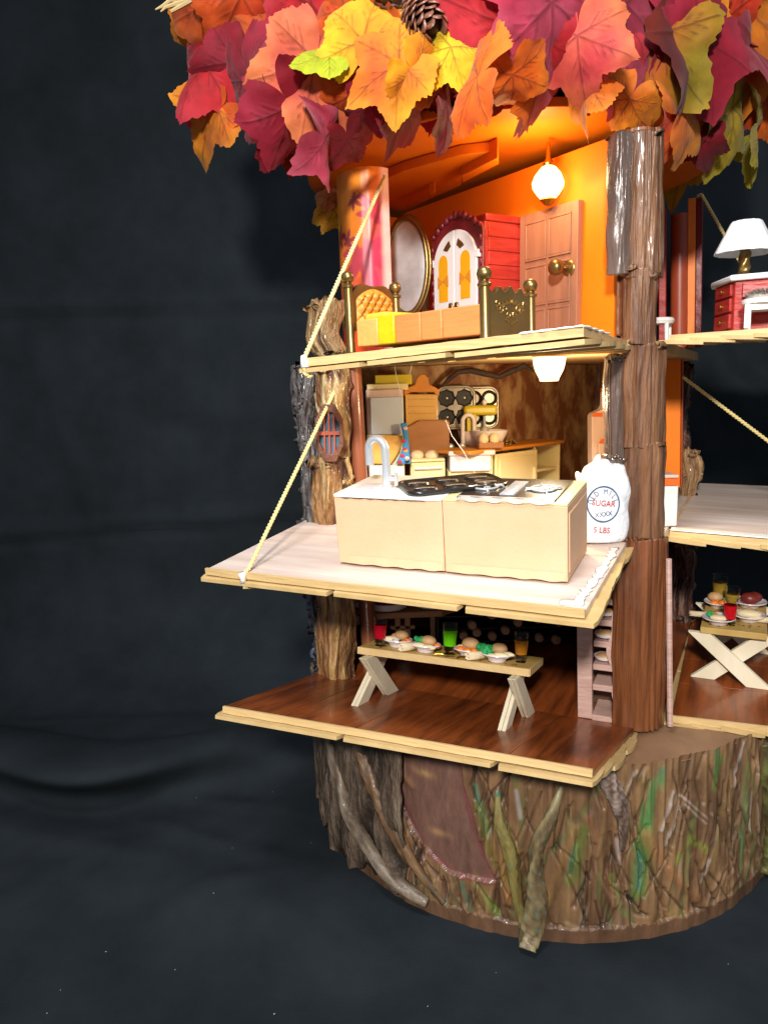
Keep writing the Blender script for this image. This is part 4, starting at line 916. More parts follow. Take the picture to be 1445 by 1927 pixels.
mb = MB(); rr = random.Random(4)
mb.ell((0,0,.178), .105, .105, .036, 20, 8)
for k in range(420):
    a = rr.uniform(0, 6.28); q = math.sqrt(rr.random())*.10; p = Vector((q*math.cos(a), q*math.sin(a), .178+.034*math.sqrt(max(0, 1-(q/.105)**2)))); d = Vector((p.x*4, p.y*4, .25)).normalized()*.03+Vector((rr.uniform(-.012,.012), rr.uniform(-.012,.012), 0)); s_ = d.cross(Vector((rr.random(), rr.random(), .3))).normalized()*.003
    mb.add([p-s_, p+s_, p+d], [(0,1,2)])
obj('fur_seat', mb, X['fur'], sto, local=True, smooth=0, recalc=False)
for x, y in ((-.085,-.085), (.085,-.085), (-.085,.085), (.085,.085)): obj('leg', MB().box(x-.018, x+.018, y-.018, y+.018, 0, .14), X['white'], sto, local=True, bevel=.004)
for y in (-.085, .085): obj('apron', MB().box(-.07, .07, y-.008, y+.008, .105, .137), X['white'], sto, local=True)
chp = W(-.06, .95, 3.68); chp = aty(1240, 630, float(chp.y)); ch = thing('chair', 'white dressing chair with an oval grey back, half hidden behind the bark column', 'chair', (chp.x, chp.y, 3.681), R(60))
obj('seat', MB().lathe([(0,.15),(.09,.15),(.10,.17),(.09,.19),(0,.195)], 18), X['whitepaint'], ch, local=True)
obj('back', MB().ell((0,.09,.33), .085, .022, .12, 18, 10), X['whitepaint'], ch, local=True)
obj('back_pad', MB().ell((0,.074,.33), .06, .018, .09, 18, 10), X['fur'], ch, local=True)
for x, y in ((-.06,-.06), (.06,-.06), (-.06,.06), (.06,.06)): obj('leg', MB().tube([(x, y, 0), (x*.9, y*.9, .16)], [.012, .016], 8), X['whitepaint'], ch, local=True)

# ================================================================== MIDDLE FLOOR: island on the fold-down floor
U = ((P_mid(1,0,0)[0]-P_mid(0,0,0)[0]))
fl_tilt = Matrix.Rotation(R(5.2), 4, 'X')
def flapM(a, b, z, yaw=0): return Matrix.Translation(W(a, b, z)) @ Matrix.Rotation(HROT, 4, 'Z') @ Matrix.Rotation(R(5.4), 4, 'X') @ Matrix.Rotation(yaw, 4, 'Z')
def fthing(name, label, cat, Mx, group=None):
    o = thing(name, label, cat, (0,0,0), 0, group); o.matrix_world = Mx; RM[o.name] = Mx; return o
IH = .44; ID = .55
def wavy_foot(mb, x0, x1, y):                          # warped paper lower edge
    n = 24; vs = []
    for i in range(n+1):
        x = x0+(x1-x0)*i/n; h = .012+.010*math.sin(i*1.1)*(.3+.7*i/n); vs += [(x, y, h), (x, y-.003-.006*abs(math.sin(i*.55)), .004+.5*h), (x, y-.002, .06)]
    mb.add(vs, [(3*i+k, 3*i+3+k, 3*i+4+k, 3*i+1+k) for i in range(n) for k in (0, 1)])
MI = flapM(-1.575, -.845, 2.386, R(.9))
sinkc = fthing('kitchen_cabinet', 'beige kitchen cabinet with white counter and tall chrome tap, left half of the island', 'cabinet', MI)
x1 = .69
obj('body', MB().box(0, x1-.002, 0, ID, .008, IH-.022), X['island'], sinkc, local=True, bevel=.004)
mb = MB(); wavy_foot(mb, .06, x1-.01, -.001); obj('paper_edge', mb, X['island'], sinkc, local=True)
obj('counter_top', MB().box(.0, x1-.002, -.004, ID, IH-.019, IH), X['counter'], sinkc, local=True, bevel=.004)
obj('gap_line', MB().tube([(.05+.032*k, -.0025, IH-.022-.0025*math.sin(k*2.3)) for k in range(18)], [.0022*(.3+abs(math.sin(k*1.3))) for k in range(18)], 5), X['branch'], sinkc, local=True)  # thin dark strip along the gap below the counter top
tp = [(.265,.20,IH)]+[(.265,.20,IH+.235)]+[(.265-.055+.055*math.cos(a), .20, IH+.235+.065*math.sin(a)) for a in np.linspace(.2, math.pi, 9)]+[(.155,.20,IH+.14)]
tap = obj('tap', MB().tube(tp, [.028,.026]+[.0255]*9+[.027], 14), X['chrome'], sinkc, local=True, smooth=70)
obj('lever', MB().tube([(.27,.20,IH+.05),(.33,.19,IH+.06)], .014, 10).tube([(.33,.19,IH+.02),(.33,.19,IH+.095)], .011, 8).lathe([(.034,0),(.034,.012),(.02,.02)], 14, T(.265,.20,IH)), X['chrome'], tap, local=True)
obj('basin_rim', MB().box(.06, .2, .12, .30, IH-.002, IH+.003), X['ceramic'], sinkc, local=True, bevel=.002)
MS = flapM(-1.575+.69, -.845+.011, 2.386, R(1.0))
stove = fthing('stove_cabinet', 'plain beige cabinet with a black and silver hob on top, right half of the island', 'cabinet', MS)
x1 = .695
obj('body', MB().box(.002, x1, 0, ID, .008, IH-.016), X['island'], stove, local=True, bevel=.004)
mb = MB(); wavy_foot(mb, .03, x1-.01, -.001); obj('paper_edge', mb, X['island'], stove, local=True)
obj('counter_top', MB().box(.002, x1, .0, ID, IH-.015, IH-.002), X['cream'], stove, local=True, bevel=.004)
obj('side_panel', MB().box(x1-.001, x1+.006, .03, ID-.03, .05, IH-.06), X['island'], stove, local=True, bevel=.003)
hob = obj('hob', MB().box(.075, x1-.07, .035, ID-.03, IH-.003, IH+.008), X['black'], stove, local=True, bevel=.003)
mb = MB(); n = 30; vs = []
for i in range(n+1):
    x = .085+(x1-.16)*i/n; vs += [(x, -.008-.004*abs(math.sin(i*1.7)), IH-.006+.006*math.sin(i*.9)), (x, .05, IH+.011)]
mb.add(vs, [(2*i, 2*i+2, 2*i+3, 2*i+1) for i in range(n)]); obj('foil', mb, X['chrome'], hob, local=True, smooth=30)
def burner(cx, cy):
    mb = MB()
    for k in range(4):
        a = k*math.pi/2+.4; mb.tube([(cx+.02*math.cos(a), cy+.02*math.sin(a), IH+.017), (cx+.095*math.cos(a), cy+.095*math.sin(a), IH+.019), (cx+.10*math.cos(a), cy+.10*math.sin(a), IH+.006)], .008, 8, 1)
    mb.tube([(cx+.07*math.cos(2*math.pi*k/20), cy+.07*math.sin(2*math.pi*k/20), IH+.015) for k in range(21)], .007, 6); mb.lathe([(.032,IH+.006),(.03,IH+.02),(0,IH+.024)], 12, T(cx, cy))
    obj('burner', mb, X['chrome'], hob, local=True)
burner(.175, .26); burner(.51, .26)
for k in range(10): obj('vent_bar', MB().box(.30, .385, .10+.034*k, .118+.034*k, IH+.006, IH+.016), X['chrome'], hob, local=True, bevel=.003, seg=1)

def muffin_pan(name, label, Mx, L_, W_, nx, ny, mt, mcup, rcup, fluted=False, depth=.05, group=None):
    t = fthing(name, label, 'baking tin', Mx, group)
    def rr(l, w, r, n=6):
        p = []
        for cx, cy, a0 in ((l-r, w-r, 0), (-l+r, w-r, 90), (-l+r, -w+r, 180), (l-r, -w+r, 270)):
            for k in range(n+1): a = R(a0+90*k/n); p.append((cx+r*math.cos(a), cy+r*math.sin(a)))
        return p
    obj('tray', MB().prism(rr(L_, W_, .07), -.006, .006), mt, t, local=True, bevel=.003)
    mb = MB(); q = rr(L_, W_, .07); mb.tube([(x, y, .004) for x, y in q+[q[0]]], .013, 8); obj('rim', mb, mt, t, local=True, smooth=80)
    mb = MB(); q = rr(L_*.93, W_*.9, .06); q2 = rr(L_*.90, W_*.86, .06)
    for i in range(nx):
        for j in range(ny):
            cx = -L_+(i+.5)*2*L_/nx*.94+L_*.06; cy = -W_+(j+.5)*2*W_/ny*.92+W_*.08; m = 24
            cb = MB(); vs = []
            for k, (r, z) in enumerate(((1.12,.006),(1.02,.018),(.92,.013),(.78,.010 if not fluted else .014),(0,.009))):
                for s in range(m):
                    a = 2*math.pi*s/m; f = 1+(.09*math.cos(8*a) if fluted else 0); vs.append((cx+rcup*r*f*math.cos(a), cy+rcup*r*f*math.sin(a), z))
            cb.add(vs, [(k*m+s, k*m+(s+1) % m, (k+1)*m+(s+1) % m, (k+1)*m+s) for k in range(4) for s in range(m)])
            c = obj('cup', cb, mcup, t, local=True, smooth=60)
            if fluted: obj('cup_core', MB().lathe([(rcup*.20,.0),(rcup*.14,.022),(0,.024)], 12, T(cx, cy)), mt, c, local=True)
            elif mcup is X['tindark']: obj('cup_core', MB().lathe([(0,.012),(rcup*.66,.013),(rcup*.70,.009)], 20, T(cx, cy, .003)), mt, c, local=True)
    return t
MT = Matrix.Translation(W(-.93, -.56, 2.862)) @ Matrix.Rotation(R(12), 4, 'Z') @ Matrix.Rotation(R(3), 4, 'X') @ Matrix.Rotation(R(-2.5), 4, 'Y')
pan = muffin_pan('muffin_tin', 'black six-cup muffin tin lying tilted on the island counter behind the tap', MT, .295, .19, 3, 2, X['black'], X['black'], .068)
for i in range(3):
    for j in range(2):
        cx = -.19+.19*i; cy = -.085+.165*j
        obj('cup_glint', MB().prism([(cx-.06,cy-.002),(cx+.055,cy-.022),(cx+.06,cy-.004),(cx+.0,cy+.02),(cx-.04,cy+.014)], .013, .016), X['tin'], pan, local=True, bevel=.001)  # pale metal sliver shaped like the light reflected inside the cup

# sugar bag
bgp = atz(1128, 1006, 2.463); bh, bw = .50, .155
sb = thing('sugar_bag', 'white cloth sugar bag with blue and red lettering, beside the bark column', 'bag', (bgp.x-.035, bgp.y-.17, 2.463), R(4))
def bag_pt(u, v):                                       # u angle, v height 0..1
    s = np.interp(v, [0,.03,.12,.5,.8,.92,1.0], [.90,.98,1.0,1.0,.97,.80,.42]); sy = np.interp(v, [0,.03,.15,.5,.8,.92,1], [.80,.95,1,.97,.80,.55,.16])
    c, s_ = math.cos(u), math.sin(u); e = .62
    x = bw*s*math.copysign(abs(c)**e, c); y = .105*sy*math.copysign(abs(s_)**e, s_)
    return Vector((x+.02*(v-.5)+.009*math.sin(v*15+u*3)*(1-.5*v), y+.005*math.sin(v*21+u*5)+.016*max(0,v-.6)*math.sin(u*9), bh*v))
mb = MB(); nu, nv = 48, 40
mb.add([tuple(bag_pt(2*math.pi*i/nu, j/nv)) for j in range(nv+1) for i in range(nu)], [(j*nu+i, j*nu+(i+1) % nu, (j+1)*nu+(i+1) % nu, (j+1)*nu+i) for j in range(nv) for i in range(nu)]+[tuple(range(nu))[::-1], tuple(nv*nu+i for i in range(nu))])
bag = obj('bag_body', mb, X['bag'], sb, local=True, smooth=180)
for x, z, rx, rz, rot in ((-.045,.505,.038,.020,1.15), (.14,.425,.055,.018,-.15), (-.15,.385,.024,.06,.4), (.065,.495,.036,.026,.75), (.015,.485,.06,.028,0)):
    obj('tied_corner', MB().ell((0,0,0), rx, .020, rz, 14, 8, Matrix.Translation((x,-.005,z)) @ Matrix.Rotation(-rot, 4, 'Y')), X['bag'], sb, local=True, smooth=180)
def bagsurf(x, z):
    v = min(max(z/bh, 0), 1); best = None
    s = np.interp(v, [0,.03,.12,.5,.8,.92,1.0], [.90,.98,1.0,1.0,.97,.80,.42]); sy = np.interp(v, [0,.03,.15,.5,.8,.92,1], [.80,.95,1,.97,.80,.55,.16])
    c = min(1, abs((x-.02*(v-.5))/(bw*s)))**(1/.62); y = -.105*sy*math.sqrt(max(0, 1-c*c))**.62
    return y-.0065
def text(name, body, size, x, z, m, parent, rot=0, arc=None, surf=bagsurf, sx=1.0):
    def glyphs(s_):
        c = bpy.data.curves.new('t', 'FONT'); c.body = s_; c.size = size; c.align_x = 'CENTER'; c.align_y = 'CENTER'; c.extrude = 0; c.resolution_u = 3
        o = bpy.data.objects.new('t', c); COL.objects.link(o); dg = bpy.context.evaluated_depsgraph_get(); dg.update()
        me = bpy.data.meshes.new_from_object(o.evaluated_get(dg)); vs = [(v.co.x*sx, v.co.y) for v in me.vertices]; fs = [tuple(p.vertices) for p in me.polygons]
        bpy.data.objects.remove(o); bpy.data.meshes.remove(me); return vs, fs
    mb = MB()
    if arc:
        r, a0, da = arc
        for k, chh in enumerate(body):
            if chh == ' ': continue
            vs, fs = glyphs(chh); a = a0+da*k; q = a-math.pi/2
            pts = [(x+r*math.cos(a)+vx*math.cos(q)-vy*math.sin(q), z+r*math.sin(a)+vx*math.sin(q)+vy*math.cos(q)) for vx, vy in vs]
            mb.add([(px, surf(px, pz), pz) for px, pz in pts], fs)
    else:
        vs, fs = glyphs(body); pts = [(x+vx*math.cos(rot)-vy*math.sin(rot), z+vx*math.sin(rot)+vy*math.cos(rot)) for vx, vy in vs]
        mb.add([(px, surf(px, pz), pz) for px, pz in pts], fs)
    obj(name, mb, m, parent, local=True, smooth=0, recalc=False)
ccx, ccz, cr_ = -.035, .245, .100
mb = MB(); n = 56; vs = []
for k in range(n):
    a = 2*math.pi*k/n
    for r in (cr_, cr_-.008): px, pz = ccx+r*math.cos(a), ccz+r*math.sin(a)*1.12; vs.append((px, bagsurf(px, pz), pz))
mb.add(vs, [(2*k, 2*((k+1) % n), 2*((k+1) % n)+1, 2*k+1) for k in range(n)]); obj('printed_ring', mb, X['ink_blue'], bag, local=True, smooth=0, recalc=False)
text('lettering', 'OLD MILL', .044, ccx, ccz, X['ink_blue'], bag, arc=(.076, R(168), R(-22)), sx=.75)
text('lettering', 'SUGAR', .05, ccx, ccz+.005, X['ink_red'], bag, rot=R(-6), sx=.9)
text('lettering', 'XXXX', .042, ccx+.0, ccz-.062, X['ink_blue'], bag, rot=R(6), sx=.9)
text('lettering', '5 LBS', .05, ccx-.01, .085, X['ink_red'], bag, rot=R(-5), sx=.9)
for o in [o for o in bag.children if o.name.startswith('lettering')]:
    s_ = o.modifiers.new('bold', 'SOLIDIFY'); s_.thickness = .0015

# ================================================================== MIDDLE FLOOR: kitchen along the back wall
FZ = 2.463
def kpx(mb, x0, y0, x1, y1, Y, depth, fl=None):        # upright block whose front face fills a pixel box at depth Y
    a = aty(x0, y0, Y); b = aty(x1, y1, Y); z0 = fl if fl is not None else b.z
    return mb.box(a.x, b.x, Y, Y+depth, z0, a.z)
def kroot(name, label, cat, px, Y, group=None, z=FZ): p = aty(px, 900, Y); return thing(name, label, cat, (p.x, Y+.1, z), 0, group)
fr_ = kroot('fridge', 'cream fridge with a pale blue upper door in the left corner of the kitchen', 'fridge', 724, -.2)
obj('body', kpx(MB(), 688, 733, 762, 900, -.17, .36, FZ), X['pinkpaint'], fr_, bevel=.012)
obj('door', kpx(MB(), 696, 748, 760, 817, -.195, .03), X['panelblue'], fr_, bevel=.006)
obj('door', kpx(MB(), 696, 876, 762, 960, -.195, .03, FZ+.02), X['counter'], fr_, bevel=.006)
obj('door_frame', kpx(MB(), 690, 819, 761, 874, -.185, .02), X['cream'], fr_, bevel=.004)
hd = kroot('cooker_hood', 'yellow and grey box standing on top of the cream fridge', 'box', 735, -.1, z=3.45)
obj('ledge', kpx(MB(), 690, 723, 768, 733, -.12, .3), X['cream'], hd, bevel=.008)
obj('box_body', kpx(MB(), 705, 706, 775, 723, -.06, .2), X['yellow'], hd, bevel=.006)
rb_ = thing('cutting_board', 'rounded tan cutting board leaning against the lower fridge door', 'cutting board', (aty(725, 875, -.24).x, -.24, 2.83))
q = [aty(x, y, -.235) for x, y in ((698,818),(758,820),(757,832),(752,848),(744,862),(735,874),(698,873))]
obj('board', MB().prismy([(p.x, p.z) for p in q], -.235, -.205), X['tanboard'], rb_, bevel=.008)
mt_ = thing('oven_mitt', 'narrow blue flowered oven mitt hanging beside the cream fridge', 'oven mitt', (aty(758, 872, -.26).x, -.26, 2.85))
q = [aty(x, y, -.27) for x, y in ((753,797),(766,795),(768,815),(770,845),(773,873),(744,873),(750,862),(757,845),(759,825),(757,812))]
mo = obj('cloth', MB().prismy([(p.x, p.z) for p in q], -.275, -.245), X['blue'], mt_, bevel=.01)
for k, (x, y, m_) in enumerate(((759,830,'ink_red'), (762,846,'ink_red'), (763,848,'tanboard'), (752,869,'ink_red'), (766,862,'pinkpaint'), (757,858,'ink_red'), (766,868,'black'), (763,806,'pinkpaint'))):
    p = aty(x, y, -.278); obj('print', MB().ell(tuple(p), .018, .003, .014, 8, 5), X[m_], mo)
ov = kroot('oven', 'small cream oven with a silver handle between the fridge and the sink', 'oven', 803, -.2)
obj('body', kpx(MB(), 772, 864, 838, 900, -.17, .36, FZ), X['cream'], ov, bevel=.01)
od = obj('oven_door', kpx(MB(), 777, 874, 834, 950, -.19, .025, FZ+.03), X['cream'], ov, bevel=.006)
a, b = aty(780, 882, -.215), aty(832, 880, -.215); obj('handle', MB().tube([a, b], .012, 8), X['chrome'], od)
a, b = aty(774, 868, -.19), aty(836, 865, -.19); obj('trim_strip', MB().tube([a, b], .010, 8), X['cream'], ov)
hu = kroot('recipe_board', 'yellow board with a crested orange top standing above the brown cutting board', 'board', 795, .05, z=2.95)
q = [aty(x, y, .0) for x, y in ((762,742),(824,742),(822,792),(796,790),(786,800),(764,803))]
hb_ = obj('board', MB().prismy([(p.x, p.z) for p in q], .0, .035), X['hutch'], hu, bevel=.006)
q = [aty(x, y, -.01) for x, y in ((760,745),(760,733),(770,728),(780,724),(784,711),(791,704),(799,704),(805,711),(808,724),(818,728),(826,733),(826,745),(820,743),(816,738),(772,738),(766,743))]
obj('crest', MB().prismy([(p.x, p.z) for p in q], -.012, .03), X['orangewood'], hu, bevel=.006)
for y in (752, 765, 778):
    a, b = aty(770, y, -.003), aty(817, y, -.003); obj('groove', MB().tube([a, b], .005, 6), X['hutch'], hb_)
cb_ = thing('cutting_board', 'plain brown cutting board leaning behind the two eggs', 'cutting board', (aty(805, 862, -.03).x, -.03, 2.94))
q = [aty(x, y, -.04) for x, y in ((766,862),(845,860),(846,795),(842,790),(790,790),(776,798),(766,803))]
obj('board', MB().prismy([(p.x, p.z) for p in q], -.045, -.012), X['brownboard'], cb_, bevel=.01)
for x, lab in ((784, 'pale egg on the oven top, the left one of the pair'), (812, 'pale egg on the oven top, the right one of the pair')):
    c = aty(x, 857, -.08); tag(obj('egg', MB().ell(tuple(c), .056, .045, .042, 18, 12), X['egg'], smooth=180), lab, 'egg', 'eggs on the oven')
sk = kroot('sink', 'white apron sink with a silver tap on a cream cabinet', 'sink', 884, -.2)
z1 = aty(884, 848, -.24).z
xa, xb = aty(846, 848, -.22).x, aty(923, 848, -.22).x
obj('basin', MB().box(xa, xb, -.24, -.21, z1-.16, z1-.035).box(xa, xa+.03, -.21, .06, z1-.16, z1-.035).box(xb-.03, xb, -.21, .06, z1-.16, z1-.035).box(xa+.03, xb-.03, -.21, .06, z1-.16, z1-.13), X['ceramic'], sk, bevel=.01)
obj('sink_rim', MB().box(xa-.012, xb+.03, -.26, -.215, z1-.036, z1).box(xa-.012, xa+.03, -.215, .1, z1-.036, z1).box(xb-.02, xb+.03, -.215, .1, z1-.036, z1).box(xa+.03, xb-.02, .06, .1, z1-.036, z1), X['ceramic'], sk, bevel=.008)
obj('cabinet_base', MB().box(xa-.01, xb+.02, -.19, .1, FZ, z1-.162), X['cream'], sk, bevel=.006)
tx = aty(872, 840, -.02); t0 = Vector((tx.x, .03, z1-.036)); hh = aty(878, 782, .03).z
obj('tap', MB().tube([t0, t0+Vector((0,0,hh-z1-.03))]+[Vector((t0.x+.045-.045*math.cos(a), .03, hh-.045+.05*math.sin(a))) for a in np.linspace(.2, math.pi, 8)]+[Vector((t0.x+.092, .03, hh-.12))], .017, 12), X['ceramic'], sk, smooth=70)
obj('tap_handle', MB().ell((t0.x-.10,.03,z1+.01), .03, .03, .03, 10, 8).ell((t0.x-.01,.0,z1+.02), .03, .02, .02, 10, 8), X['chrome'], sk)
# baking tins hung on the wall
def vpan(label, px0, px1, py0, py1, Y, *a, **k):
    p = aty((px0+px1)/2, (py0+py1)/2, Y); w2 = (aty(px1, py0, Y).x-aty(px0, py0, Y).x)/2; h2 = (aty(px0, py0, Y).z-aty(px0, py1, Y).z)/2
    Mx = Matrix.Translation(p) @ Matrix.Rotation(R(-4), 4, 'Z') @ Matrix.Rotation(math.pi/2-.06, 4, 'X')
    return muffin_pan('baking_tin', label, Mx, w2, h2, *a, **k)
vpan('grey baking tin with fluted dark cups, left of the two tins on the kitchen wall', 822, 892, 728, 806, .14, 2, 2, X['tin'], X['tindark'], .062, fluted=True)
vpan('grey baking tin with plain round cups, right of the two tins on the kitchen wall', 876, 936, 729, 806, .18, 2, 2, X['tin'], X['tindark'], .058)
# base cabinet running back to the right
cA = Vector((-.40, -.15, FZ)); cB = Vector((.29, .50, FZ)); cd = (cB-cA); cl_ = cd.length; crot = math.atan2(cd.y, cd.x)
cab = thing('base_cabinet', 'cream base cabinet with an orange wood worktop and open shelf, under the mottled wall', 'cabinet', cA, crot)
H = .475
obj('worktop', MB().box(-.30, cl_+.02, -.03, .30, H-.012, H+.016), X['orangewood'], cab, local=True, bevel=.008)
mb = MB().box(0, .02, 0, .28, 0, H-.013).box(cl_-.02, cl_, 0, .28, 0, H-.013).box(.02, cl_-.02, .26, .28, 0, H-.013).box(.02, cl_-.02, 0, .26, .0, .03).box(cl_*.60, cl_*.62, .0, .26, .031, H-.013)
obj('carcass', mb, X['cream'], cab, local=True, bevel=.004)
obj('shelf', MB().box(cl_*.62, cl_-.021, .02, .26, .24, .262), X['cream'], cab, local=True, bevel=.003)
dk = obj('door', MB().box(.025, cl_*.61, -.022, -.001, .04, H-.035), X['cream'], cab, local=True, bevel=.006)
obj('panel', MB().box(.07, cl_*.61-.05, -.028, -.02, .08, H-.075), X['cream'], dk, local=True, bevel=.006)
obj('handle', MB().box(cl_*.54, cl_*.56, -.045, -.02, .2, .3), X['cream'], dk, local=True, bevel=.006)
def ontop(s, d, dz=0): p = cA+cd.normalized()*s+Vector((-cd.y, cd.x, 0)).normalized()*d; return (p.x, p.y, FZ+H+.017+dz)
def bowl(label, loc, r, h, m): tag(obj('bowl', MB().lathe([(r*.5,0),(r*.62,h*.1),(r*.9,h*.7),(r,h),(r*.96,h),(r*.8,h*.6),(r*.5,h*.2),(0,h*.18)], 28, Matrix.Translation(loc)), m), label, 'bowl')
c = aty(945, 832, -.02); bowl('white mixing bowl under the yellow stand mixer', ontop(.10, .10), .145, .13, X['ceramic'])
c2 = aty(884, 828, .0); bowl('pinkish grey bowl behind the sink tap', (c2.x+.03, .12, FZ+.475), .12, .14, X['platemat'])
mxp = ontop(.14, .22); mx = thing('stand_mixer', 'yellow stand mixer on the wooden worktop by the baking tins', 'mixer', mxp, R(0))
obj('stand', MB().box(-.12, -.04, -.05, .05, 0, .26).box(-.12, .08, -.06, .06, 0, .02), X['yellow'], mx, local=True, bevel=.015)
obj('head', MB().box(-.14, .13, -.055, .055, .245, .325), X['yellow'], mx, local=True, bevel=.025, seg=3)
obj('beater', MB().tube([(.03,-.0,.24),(.03,0,.16)], .012, 8).lathe([(.012,.16),(.04,.12),(.045,.09),(.03,.06),(.01,.05)], 12, T(.03,0)), X['chrome'], mx, local=True)
obj('knob', MB().ell((.03,0,.345), .022, .022, .026, 10, 8), X['ceramic'], mx, local=True)
ec = thing('egg_carton', 'small brown carton holding two pale eggs, in front of the white mixing bowl', 'egg carton', ontop(-.02, -.0), crot+R(-35))
obj('carton', MB().box(-.10, .10, -.045, .045, 0, .05), X['brownboard'], ec, local=True, bevel=.01)
for x in (-.055, .03): obj('egg', MB().ell((x,-.01,.07), .04, .038, .05, 14, 10), X['egg'], ec, local=True)
mb = MB(); rr = random.Random(5)
for k in range(26):
    a = rr.uniform(0, 6.28); q = rr.uniform(0, .06); p = Vector((q*math.cos(a), q*math.sin(a), rr.uniform(.004, .05-q*.5))); mb.ell(tuple(p), .014, .010, .009, 6, 4)
p = ontop(.36, .10); pile = MB(); pile.add([tuple(Vector(v)+Vector(p)) for v in mb.v], mb.f)
tag(obj('trinket_pile', pile, X['brass']), 'little heap of gold brown bits at the right end of the wooden worktop', 'trinkets')
# twig on the wall
tw = [aty(x, y, .15) for x, y in ((832,728),(846,712),(862,700),(885,697),(910,703),(940,709),(962,698),(985,690),(1002,694))]
tg = obj('twig', MB().tube(tw, [.014,.02,.022,.024,.024,.022,.026,.018,.008], 10), X['branch'], smooth=60); tag(tg, 'dark crooked twig fixed along the top of the kitchen wall', 'twig')
o = obj('side_twig', MB().tube([aty(972,694,.15), aty(985,686,.14), aty(1004,700,.13)], [.018,.016,.006], 8), X['branch'], tg)
# pink hutch beside the column
hp = aty(1135, 900, -.15); hut = thing('pink_hutch', 'pink cupboard with stepped shoulders and orange trim, half hidden behind the bark column', 'cupboard', (hp.x, -.15, FZ))
def hpoly(pts, Y0, Y1, m, nm): q = [aty(x, y, Y0) for x, y in pts]; return obj(nm, MB().prismy([(p.x, p.z) for p in q], Y0, Y1), m, hut, bevel=.006)
hpoly(((1114,910),(1113,784),(1116,778),(1132,771),(1137,763),(1138,738),(1142,733),(1190,733),(1190,910)), -.15, -.02, X['pinkpaint'], 'back_panel')
hpoly(((1113,784),(1117,777),(1190,777),(1190,784)), -.165, -.151, X['trim'], 'trim_strip')
hpoly(((1137,735),(1140,730),(1150,726),(1190,724),(1190,735)), -.165, -.02, X['trim'], 'trim_strip')
hpoly(((1126,910),(1126,834),(1130,828),(1190,828),(1190,910)), -.21, -.155, X['pinkpaint'], 'drawer_front')
hpoly(((1126,834),(1130,826),(1190,824),(1190,834)), -.222, -.2105, X['trim'], 'trim_strip')
# white bin with an orange lid on the right
wb = W(.055, .52, FZ); a, b = aty(1246, 962, float(wb.y)), aty(1277, 905, float(wb.y))
bn = thing('storage_box', 'white box with an orange band standing right of the bark column on the middle floor', 'box', ((a.x+b.x)/2, wb.y, FZ))
obj('box_body', MB().box(a.x-.1, b.x, wb.y, wb.y+.25, FZ, a.z+.17), X['whitepaint'], bn, bevel=.01)
obj('band', MB().box(a.x-.1, b.x+.004, wb.y-.004, wb.y+.25, a.z+.172, a.z+.22), X['trim'], bn, bevel=.004)
obj('lid', MB().box(a.x-.1, b.x, wb.y, wb.y+.25, a.z+.222, a.z+.245), X['pinkpaint'], bn, bevel=.006)
mb = MB(); rr = random.Random(8)
for k in range(14): p = W(.10+rr.uniform(-.06,.10), .75+rr.uniform(-.2,.3), FZ+.012); mb.ell(tuple(p), .022, .016, .010, 6, 4)
tag(obj('gold_sequins', mb, X['gold']), 'scatter of gold sequins on the floor beside the white box', 'sequins')

# ================================================================== GROUND FLOOR: tables, plates, glasses
def xtable(label, Mx, Lx, Dx, H, legx, splay=.235):
    t = fthing('trestle_table', label, 'table', Mx)
    obj('table_top', MB().box(-Lx/2, Lx/2, -Dx/2, Dx/2, H-.048, H), X['tabletop'], t, local=True, bevel=.004)
    obj('edge_strip', MB().box(-Lx/2, Lx/2, -Dx/2-.006, -Dx/2, H-.047, H-.001).box(Lx/2+.0003, Lx/2+.005, -Dx/2+.001, Dx/2, H-.046, H-.0015), X['wood_edge'], t, local=True)
    for x in legx:
        for sg, dx in ((1, -.027), (-1, .027)):
            w2 = .056; y0, y1 = -sg*splay, sg*min(Dx*.6, .225); z0, z1 = 0, H-.05
            d = Vector((y1-y0, z1-z0)).normalized(); hw_ = w2/ d.y
            mb = MB(); p = [(y0-hw_, z0), (y0+hw_, z0), (y1+hw_*.9, z1), (y1-hw_*.9, z1)]
            for xa, xb in ((x+dx-.026, x+dx-.001), (x+dx+.001, x+dx+.026)):
                mb.hexa([(xa,p[0][0],p[0][1]),(xb,p[0][0],p[0][1]),(xb,p[1][0],p[1][1]),(xa,p[1][0],p[1][1]),(xa,p[3][0],p[3][1]),(xb,p[3][0],p[3][1]),(xb,p[2][0],p[2][1]),(xa,p[2][0],p[2][1])])
            obj('leg', mb, X['legwood'], t, local=True, bevel=.004)
    return t
TH = .40
MTL = Matrix.Translation(W(-1.125, -.345, 1.290)) @ Matrix.Rotation(HROT+R(2.4), 4, 'Z') @ Matrix.Rotation(R(-9.2), 4, 'X')
xtable('long narrow trestle table with crossed pale legs, on the lower left floor', MTL, 1.17, .38, TH, (-.525, .475), .22)
MTR = Matrix.Translation(W(.56, 1.42, 1.236)) @ Matrix.Rotation(HROT, 4, 'Z')
xtable('trestle table with crossed cream legs on the lower floor at the right edge', MTR @ Matrix.Rotation(math.pi/2, 4, 'Z'), .90, .43, TH+.02, (-.385, .38), .19)

